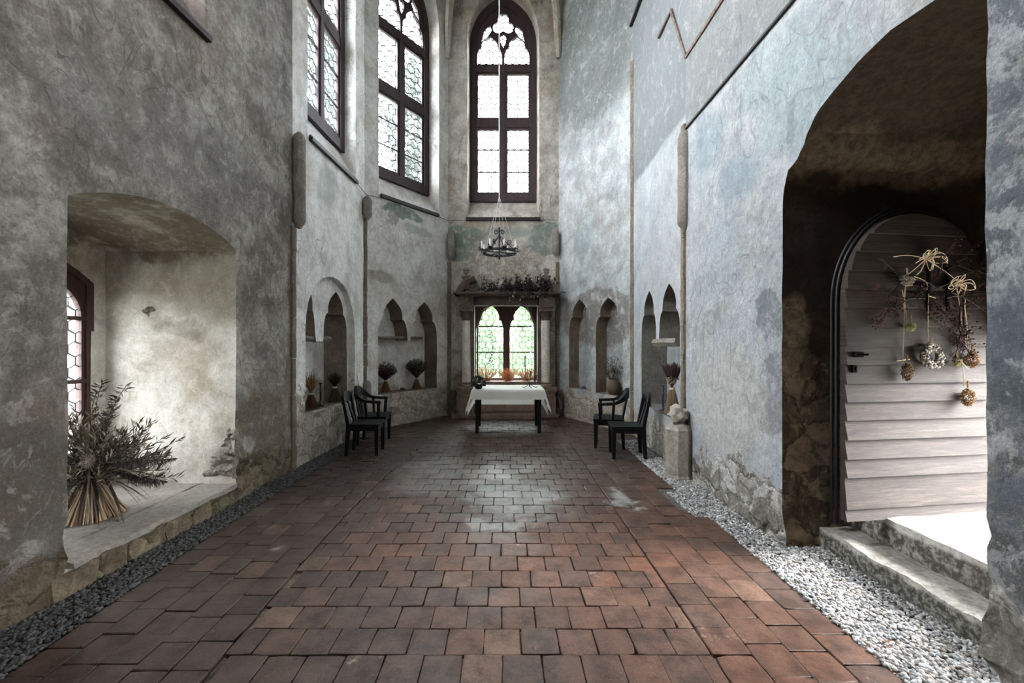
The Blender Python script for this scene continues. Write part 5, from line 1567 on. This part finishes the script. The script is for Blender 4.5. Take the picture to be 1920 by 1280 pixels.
# crumbled corner of the left niche: bare rubble bulging where the plaster has broken away
ol = [(444, 778), (437, 800), (421, 808), (412, 826), (413, 842), (399, 852), (388, 872), (383, 890), (398, 897), (444, 902)]
oz = [((p[0] - PX) * 4.33 / F, CH - (p[1] - PY) * 4.33 / F) for p in ol]
oz = [(u + .02 * math.sin(i * 7.3), z + .015 * math.cos(i * 5.1)) for i, (u, z) in enumerate(dense(oz, .04))]
vs, fs = fill(oz, [], lambda z: .016)
def edge_d(u, z): return min(math.hypot(u - a, z - b) for a, b in oz)
pv = []
for u, z in vs:
    d = min(1, edge_d(u, z) / .035); q = Vector((u, 4.33, z))
    h = .012 + .05 * abs(mn.noise(q * 9)) + .028 * mn.noise(q * 22 + Vector((3, 1, 2))) + .02 * mn.noise(q * 45)
    pv.append((u, 4.345 - d * max(0.004, h) * 1.3, z))
mb = MB(); mb.add(pv, fs)
mb.build('bare_rubble', stone('broken_plaster_rubble', S(110, 98, 82), S(186, 180, 170), 9.0, 0.8), wall_left, smooth=True)
# ------------------------------------------------------------------ plank door in the passage and its dried garlands
t = NT('grey_weathered_plank'); P = t.pos()
v = t.vmath('MULTIPLY', P, (1.0, 1.0, 11)); n1 = t.noise(v, 2.2, 7, .65, .6); n2 = t.noise(v, 14, 5, .7)
pa = t.n('ShaderNodeAttribute', attribute_name='tint').outputs[0]
col = t.mix(1.0, t.ramp(n1, [(.3, S(32, 27, 25)), (.7, S(76, 67, 61))]), pa, 'MULTIPLY')
n3 = t.noise(t.vmath('MULTIPLY', P, (.8, .8, 30)), 3.0, 6, .75, .4)
col = t.mix(t.step(n2, .36, .58, .55, 0), col, S(34, 27, 24))
col = t.mix(t.step(n3, .42, .60, .5, 0), col, S(36, 30, 28))
m_plank = t.out(t.bsdf(col, .75, t.bump(t.math('ADD', n1, n2), .3, .008), .25))
m_oldiron = simple('old_dull_iron', S(17, 16, 16), .95, .3, 20, .04, bump=0)
HL, HR = Vector((2.45, 3.085, 0)), Vector((3.66, 3.25, 0))
DD = (HR - HL); DW = DD.length; DD.normalize(); DN = Vector((DD.y, -DD.x, 0))      # DN points to the viewer
MD = lambda u, z, w=0.0: HL + DD * u + DN * w + Vector((0, 0, z))
door = empty('door_1', HL + Vector((0, 0, .35)), 'round headed plank door hung with dried flowers, standing open in the passage', 'door', kind='structure')
def dz(px, py):           # pixel to (u, z) on the door leaf
    a = (px - PX) / F; u = (a * HL.y - HL.x) / (DD.x - a * DD.y); Y = HL.y + u * DD.y
    return u, CH - (py - PY) * Y / F
ys = [395, 436, 470, 506, 541, 575, 611, 647, 682, 717, 751, 785, 821, 857, 891, 950, 972]
zs = [dz(1600, y)[1] for y in ys]
zsp = dz(1600, 562)[1]; ztop = zs[0]; um = DW / 2
def half(z):
    if z <= zsp: return um
    return um * math.sqrt(max(0, 1 - ((z - zsp) / (ztop - zsp)) ** 2))
mb = MB()
for a, b in zip(zs[1:], zs):
    n = 7; L, Rr = [], []
    for k in range(n + 1):
        z = lerp(a - .006, b, k / n); h = half(max(a, z)); L.append((um - h, z)); Rr.append((um + h, z))
    tilt = R.uniform(.020, .030); c = scale_c((1, 1, 1), R.uniform(.82, 1.12))
    vs = []; fs = []
    for side in (0, 1):
        for pts in (L, Rr):
            for k, (u, z) in enumerate(pts): vs.append(MD(u, z, -.02 if side else .012 + tilt * (1 - k / n)))
    N = n + 1
    for k in range(n):
        fs += [(k, k + 1, N + k + 1, N + k), (2 * N + k, 3 * N + k, 3 * N + k + 1, 2 * N + k + 1), (k, 2 * N + k, 2 * N + k + 1, k + 1), (N + k, N + k + 1, 3 * N + k + 1, 3 * N + k)]
    fs += [(0, N, 3 * N, 2 * N), (n, 2 * N + n, 3 * N + n, N + n)]
    mb.add(vs, fs, c)
mb.build('planks', m_plank, door)
mb = MB(); u, z = dz(1597, 664); mb.prism([(u - .02, z - .02), (u + .05, z - .02), (u + .05, z + .02), (u - .02, z + .02)], .02, .045, MD); mb.tube([MD(u + .01, z, .04), MD(u + .06, z, .07)], .008, 6); mb.build('latch', m_oldiron, door)
mb = MB(); u, z = dz(1594, 690); mb.ring([(u - .012, z - .03), (u + .022, z - .03), (u + .022, z + .03), (u - .012, z + .03)], [(u, z - .015), (u + .012, z - .015), (u + .012, z + .015), (u, z + .015)], .02, .034, MD); mb.build('keyhole_plate', m_oldiron, door)
mb = MB()
for px in (1729, 1764): u, z = dz(px, 500); u2, z2 = dz(px, 585); mb.prism([(u - .009, z2), (u + .009, z2), (u + .009, z), (u - .009, z)], .034, .05, MD)
for py in (534, 552): u, z = dz(1700, py); u2, _ = dz(1790, py); mb.prism([(u, z - .006), (u2, z - .006), (u2, z + .006), (u, z + .006)], .034, .045, MD)
mb.build('iron_grille', m_oldiron, door)
mb = MB()
for i in range(26):
    for k in (0, 14): u, z = .04, zs[14] + .05
    mb.blob(MD(R.choice([.05, .3, .6, .9, DW - .05]), zs[R.randrange(7, 15)] + .03, .024), .004, 1, None, 0)
mb.build('nail_head', m_lead, door)
# moulded dark arch framing the leaf on the far wall of the passage
m_arch = simple('blackened_frame', S(36, 34, 36), .5, .3, 8, .4)
mb = MB(); cx = at(1709, 600, 3.33).x
for k, (ro, rad) in enumerate(((.562, .011), (.585, .013), (.608, .011))):
    pts = [(cx - ro, .2), (cx - ro, 1.0), (cx - ro, 1.5)]
    z0 = 1.93; rise = (.70 + k * .022)
    pts += [(cx + ro * math.cos(PI - PI * j / 24), z0 + rise * math.sin(PI * j / 24)) for j in range(25)]
    pts += [(cx + ro, 1.5), (cx + ro, .3)]
    mb.tube([(x, 3.31 + .02 * k, z) for x, z in pts], rad, 8)
tag(mb.build('door_frame', m_arch, smooth='all'), 'dark rounded moulding framing the plank door', 'door frame', kind='structure')

# things hanging on the door
m_raf = simple('raffia', S(214, 196, 166), .8, .2, 60, bump=0)
def P(px, py, w=.05): u, z = dz(px, py); return MD(u, z, w)
def smooth_path(p, k=6):
    """Catmull-Rom curve through the points"""
    q = [p[0]] + list(p) + [p[-1]]; out = []
    for i in range(1, len(q) - 2):
        a, b, c, d = q[i - 1:i + 3]
        for j in range(k):
            t_ = j / k
            out.append(0.5 * ((2 * b) + (c - a) * t_ + (2 * a - 5 * b + 4 * c - d) * t_ ** 2 + (3 * b - a - 3 * c + d) * t_ ** 3))
    out.append(p[-1]); return out
def string(mb, pts, r=.003):
    q = [P(*p) for p in pts]; mb.tube(smooth_path(q), r, 5)
def bow(mb, c, n=9, L=.13, seed=0):
    rr = random.Random(seed); c = P(*c)
    for i in range(n):
        a = rr.uniform(0, 2 * PI); l = L * rr.uniform(.5, 1.1); e = c + DD * math.cos(a) * l + Vector((0, 0, math.sin(a) * l * .55 - .02)) + DN * rr.uniform(-.02, .04)
        m_ = lerp(c, e, .5) + Vector((0, 0, .02)) + DN * .03
        mb.tube(smooth_path([c, m_, e]), .0026, 4)
        if i % 3 == 0: mb.tube(smooth_path([c, m_ + Vector((0, 0, .025)), e, lerp(c, e, .5) - Vector((0, 0, .025)), c]), .0026, 4)
    mb.blob(c, .013, 1)
def seeds(mb, c, r, n, cols, elong=1.4):
    for i in range(int(n * 2.6)):
        d = cone_dir(PI, bias=1.0); q = c + Vector((d.x * r, d.y * r * .8, d.z * r * elong)) * R.uniform(.5, 1.0)
        q = q + Vector((0, 0, -r * .15)); mb.blob(q, R.uniform(.0028, .0052), 1, rc(cols), 0)
GD = 'dried flowers hanging on the plank door'
def hanging(name, label, strings, tassels, bows, cat='dried bunch'):
    root = empty(name, P(*strings[0][0]), label, cat, GD)
    mb = MB()
    for s_ in strings: string(mb, s_)
    for b in bows: bow(mb, b[:2], b[2], b[3], int(b[0]))
    mb.build('raffia_string', m_raf, root)
    for (px, py, r, n, cols, el) in tassels:
        m2 = MB(); seeds(m2, P(px, py, .07), r, n, cols, el)
        m2.tube([P(px, py, .07) + Vector((0, 0, r * el)), P(px, py, .07) + Vector((0, 0, r * el + .05))], .006, 5, True, rc(cols))
        m2.build('flower_head', m_dry, root)
    return root
BR = [(150, 116, 74), (120, 90, 58), (176, 146, 104), (98, 74, 50)]
hanging('hanging_bunch', 'brown seed bunch on a long raffia string nearest the latch', [[(1684, 540), (1682, 590), (1679, 676)], [(1668, 676), (1692, 673)]], [(1682, 694, .042, 170, [(116, 90, 58), (90, 68, 46), (138, 110, 74)], 1.6)], [])
hanging('hanging_bunch', 'pale flower cluster with a small green head at the upper left of the door decoration', [[(1690, 520), (1683, 545), (1681, 580)], [(1678, 545), (1684, 575), (1686, 598)], [(1686, 538), (1698, 536)]], [(1682, 527, .05, 170, [(170, 160, 140), (120, 110, 96), (196, 186, 164)], .7), (1689, 612, .034, 110, [(168, 170, 112), (190, 190, 140), (140, 144, 92)], .9)], [])
hanging('hanging_bunch', 'raffia bow holding two brown seed bunches and a green bud, rightmost on the door', [[(1777, 536), (1784, 570), (1788, 610), (1785, 640), (1782, 675)], [(1790, 560), (1797, 600), (1800, 650)], [(1795, 560), (1794, 620), (1796, 655)], [(1788, 672), (1792, 700), (1793, 722)], [(1782, 672), (1800, 690)]],
        [(1802, 671, .05, 220, BR, 1.25), (1794, 741, .052, 240, BR, 1.25), (1773, 677, .03, 90, [(140, 138, 76), (168, 160, 100), (110, 104, 60)], .9)], [(1778, 534, 14, .13)])
# white flower wreath
wr = empty('flower_wreath', P(1726, 667), 'small white dried flower wreath hanging from a raffia string on the door', 'wreath', GD)
mb = MB(); string(mb, [(1727, 552), (1726, 600), (1726, 645)]); string(mb, [(1727, 556), (1740, 560)]); bow(mb, (1725, 646), 5, .06, 3); mb.build('raffia_string', m_raf, wr)
mb = MB(); c = P(1728, 667, .06)
mb.tube([c + DD * .068 * math.cos(2 * PI * k / 20) + Vector((0, 0, .068 * math.sin(2 * PI * k / 20))) for k in range(21)], .018, 8, True, S(120, 112, 100))
for i in range(380):
    a = R.uniform(0, 2 * PI); r = .068 + R.uniform(-.024, .024); mb.blob(c + DD * r * math.cos(a) + Vector((0, 0, r * math.sin(a))) + DN * R.uniform(0, .03), R.uniform(.005, .010), 1, rc([(196, 194, 190), (150, 146, 146), (220, 218, 212), (110, 104, 104)]), .3)
mb.build('flowers', m_dry, wr)
# top bow
rt = empty('raffia_bow', P(1722, 487), 'large pale raffia bow at the top of the door decoration', 'bow')
mb = MB(); bow(mb, (1722, 487), 16, .15, 21); string(mb, [(1722, 490), (1712, 510), (1704, 517)], .004); string(mb, [(1720, 490), (1690, 515), (1672, 520)], .003); string(mb, [(1662, 484), (1690, 481), (1722, 487)], .003); string(mb, [(1726, 490), (1770, 520), (1788, 540)], .003)
string(mb, [(1700, 520), (1722, 530), (1724, 545)], .003)
mb.build('raffia_loops', m_raf, rt)
# thorny branch with rose hips
br = empty('berry_branch', P(1735, 520), 'dark thorny branches with red berries behind the raffia bows', 'branch')
tw, lf = MB(), MB()
def branch(p, d, L, r, depth):
    pts = [p]; q = p.copy(); dd = d.copy()
    for k in range(6):
        dd = (dd + DD * R.uniform(-.25, .25) + Vector((0, 0, R.uniform(-.25, .2)))).normalized(); q = q + dd * L / 6
        pts.append(q.copy())
        if depth and k > 0 and R.random() < .75: branch(q.copy(), (dd + DD * R.uniform(-.9, .9) + Vector((0, 0, R.uniform(-.9, .9))) + DN * .15).normalized(), L * .45, r * .6, depth - 1)
    tw.tube(pts, [r * (1 - .12 * k) for k in range(7)], 4, False, rc([(54, 40, 38), (42, 34, 34)]))
    for k in range(5 if depth else 4):
        if R.random() < .6: lf.blob(pts[-1 - min(k, 4)] + cone_dir(3) * .015, R.uniform(.0042, .0075), 1, rc([(96, 30, 28), (70, 26, 26), (48, 24, 24)]), 0)
for (px, py, dx, dz_, L) in ((1700, 560, 1, .45, .55), (1745, 540, 1, .5, .5), (1760, 560, 1, .1, .42), (1770, 550, .8, -.4, .40), (1740, 540, -1, .3, .40), (1720, 560, -1, -.15, .35), (1790, 560, .2, -1, .42), (1785, 570, -.1, -1, .40), (1730, 590, .6, -.5, .3), (1690, 560, -.6, -.5, .25)):
    branch(P(px, py, .05), (DD * dx + Vector((0, 0, dz_))).normalized(), L, .006, 2)
for (px, py, n) in ((1665, 575, 70), (1790, 620, 130), (1750, 590, 90), (1800, 560, 90), (1715, 545, 50), (1740, 570, 60)):
    for i in range(n):
        lf.leaf(P(px + R.gauss(0, 13), py + R.gauss(0, 13), R.uniform(.03, .09)), cone_dir(3), R.uniform(.014, .032), R.uniform(.008, .016), rc([(58, 34, 36), (42, 30, 32), (76, 44, 42)]))
tw.build('twigs', m_dry, br); lf.build('berries_and_leaves', m_dry, br)
# ------------------------------------------------------------------ trees outside
m_leafg = simple('spring_leaf', S(100, 126, 82), .6, .2, 12, attr=True, bump=0, transl=.45)
m_fir = simple('dark_fir_needles', S(74, 78, 76), .8, .2, 8, attr=True, bump=0)
m_added_yew = simple('added_black_green_yew', S(40, 42, 42), .85, .2, 8, attr=True, bump=0, spec=.1)
m_bark = stone('bark', S(70, 60, 52), S(110, 98, 86), 6, .6)
def tree(name, x, y, z0, h, rad, label, n=1400, mat=None):
    root = empty(name, (x, y, -.6), label, 'tree', 'trees outside the windows')
    mb = MB(); mb.tube([(x, y, -.6), (x + .1, y, z0 + h * .5), (x, y, z0 + h * .9)], [.2, .14, .04], 8); mb.build('trunk', m_bark, root)
    m = MB()
    for i in range(n):
        d = cone_dir(PI, bias=1); r = R.uniform(.45, 1) ** .5
        k = mn.noise(Vector((d.x * 2, d.y * 2, d.z * 2 + x)))
        p = Vector((x, y, z0 + h / 2)) + Vector((d.x * rad, d.y * rad, d.z * h / 2)) * r * (1 + .4 * k)
        m.leaf(p, cone_dir(PI), R.uniform(.16, .32), R.uniform(.10, .2), rc([(255, 255, 255), (205, 225, 190), (170, 190, 150)]))
    m.build('leaf_crown', mat or m_leafg, root)
tree('leafy_tree', -1.35, 16.5, .1, 3.6, 1.15, 'pale green young tree seen through the left half of the low window', 2600)
tree('leafy_tree', 1.6, 17.0, .0, 4.0, 1.15, 'pale green young tree seen through the right half of the low window', 2600)
tree('leafy_tree', 0.1, 22.5, -.2, 4.8, 1.75, 'pale green bushy tree filling the gap behind the two young trees', 3400)
tree('leafy_tree', -3.7, 20, 8.5, 6.0, 1.7, 'tall tree crown seen through the traceried window of the slanting wall', 6000, m_fir)
tree('leafy_tree', -8.2, 19, 9, 7.5, 2.0, 'tall tree crown seen through the leftmost high window', 6000, m_fir)
tree('leafy_tree', -9.0, 7.0, -.4, 4.2, 1.7, 'added dark evergreen dimming the view through the leaded window of the left niche', 4500, m_added_yew)  # made-up evergreens, placed only to darken the leaded glass
tree('leafy_tree', -10.0, 11.6, -.4, 4.6, 1.7, 'second added dark evergreen beyond the leaded window of the left niche', 4500, m_added_yew)
# ------------------------------------------------------------------ daylight
world = bpy.data.worlds.new('overcast_sky'); scene.world = world; world.use_nodes = True
w = NT('', world)
n = w.n('ShaderNodeTexCoord').outputs['Generated']
zc = w.n('ShaderNodeSeparateXYZ', {0: n}).outputs[2]
SKY = 6.0
colw = w.ramp(w.math('MULTIPLY_ADD', zc, .5, .5), [(.45, (.86, .90, .93)), (.60, (.96, .98, 1.0)), (1.0, (.90, .95, 1.0))])
bg = w.n('ShaderNodeBackground', {0: colw, 1: SKY})
w.n('ShaderNodeOutputWorld', {0: bg.outputs[0]})
sun = bpy.data.lights.new('hazy_sun', 'SUN'); sun.energy = 6.5; sun.angle = math.radians(38); sun.color = (1.0, .98, .95)
so = bpy.data.objects.new('hazy_sun', sun); C.objects.link(so); so.location = (12, 1, 8)
so.rotation_euler = Vector((-.86, .12, -.50)).to_track_quat('-Z', 'Y').to_euler()
def portal(loc, rot, sx, sy):
    ld = bpy.data.lights.new('daylight_portal', 'AREA'); ld.shape = 'RECTANGLE'; ld.size = sx; ld.size_y = sy
    ld.cycles.is_portal = True
    o = bpy.data.objects.new('daylight_portal', ld); C.objects.link(o); o.location = loc; o.rotation_euler = rot
def wall_portal(W, u, z, w, sx, sy):
    n = -W.n     # shine into the room
    q = Vector(n).to_track_quat('-Z', 'Z')
    portal(W.M(u, z, w), q.to_euler(), sx, sy)
wall_portal(W_A, uA, 7.2, .45, 1.6, 4.9)
wall_portal(W_B, 1.13, 7.2, .55, 1.6, 4.9)
wall_portal(W_back, 1.24, 7.2, .55, 1.6, 4.9)
wall_portal(W_back, 1.27, 1.75, .60, 1.8, 2.0)
wall_portal(W_left, uL(3.1), 7.2, .35, 1.7, 5.2)
wall_portal(W_left, uL(3.52), 1.4, 1.7, 1.4, 2.2)
wall_portal(W_right, uR(2.64), 1.1, 1.95, 1.3, 1.7)
wall_portal(W_right, uR(-1.0), 6.2, .32, 1.05, 3.8)
# ------------------------------------------------------------------ camera and output look
cam = bpy.data.cameras.new('camera'); cam.sensor_width = 36.0; cam.lens = 15.0
cam.shift_x = (960 - PX) / 1920; cam.shift_y = (PY - 640) / 1920
cam.clip_start = 0.05
co = bpy.data.objects.new('camera', cam); C.objects.link(co)
co.location = (0, 0, CH); co.rotation_euler = (PI / 2, 0, 0)
scene.camera = co
vs_ = scene.view_settings
vs_.view_transform = 'Standard'; vs_.look = 'None'; vs_.gamma = 1.0; vs_.use_curve_mapping = False; vs_.exposure = 2.75
cy = scene.cycles
cy.max_bounces = 8; cy.diffuse_bounces = 5; cy.adaptive_threshold = 0.025; cy.glossy_bounces = 3; cy.transmission_bounces = 6; cy.transparent_max_bounces = 12
cy.caustics_reflective = False; cy.caustics_refractive = False
cy.use_denoising = True
cy.sample_clamp_indirect = 8.0
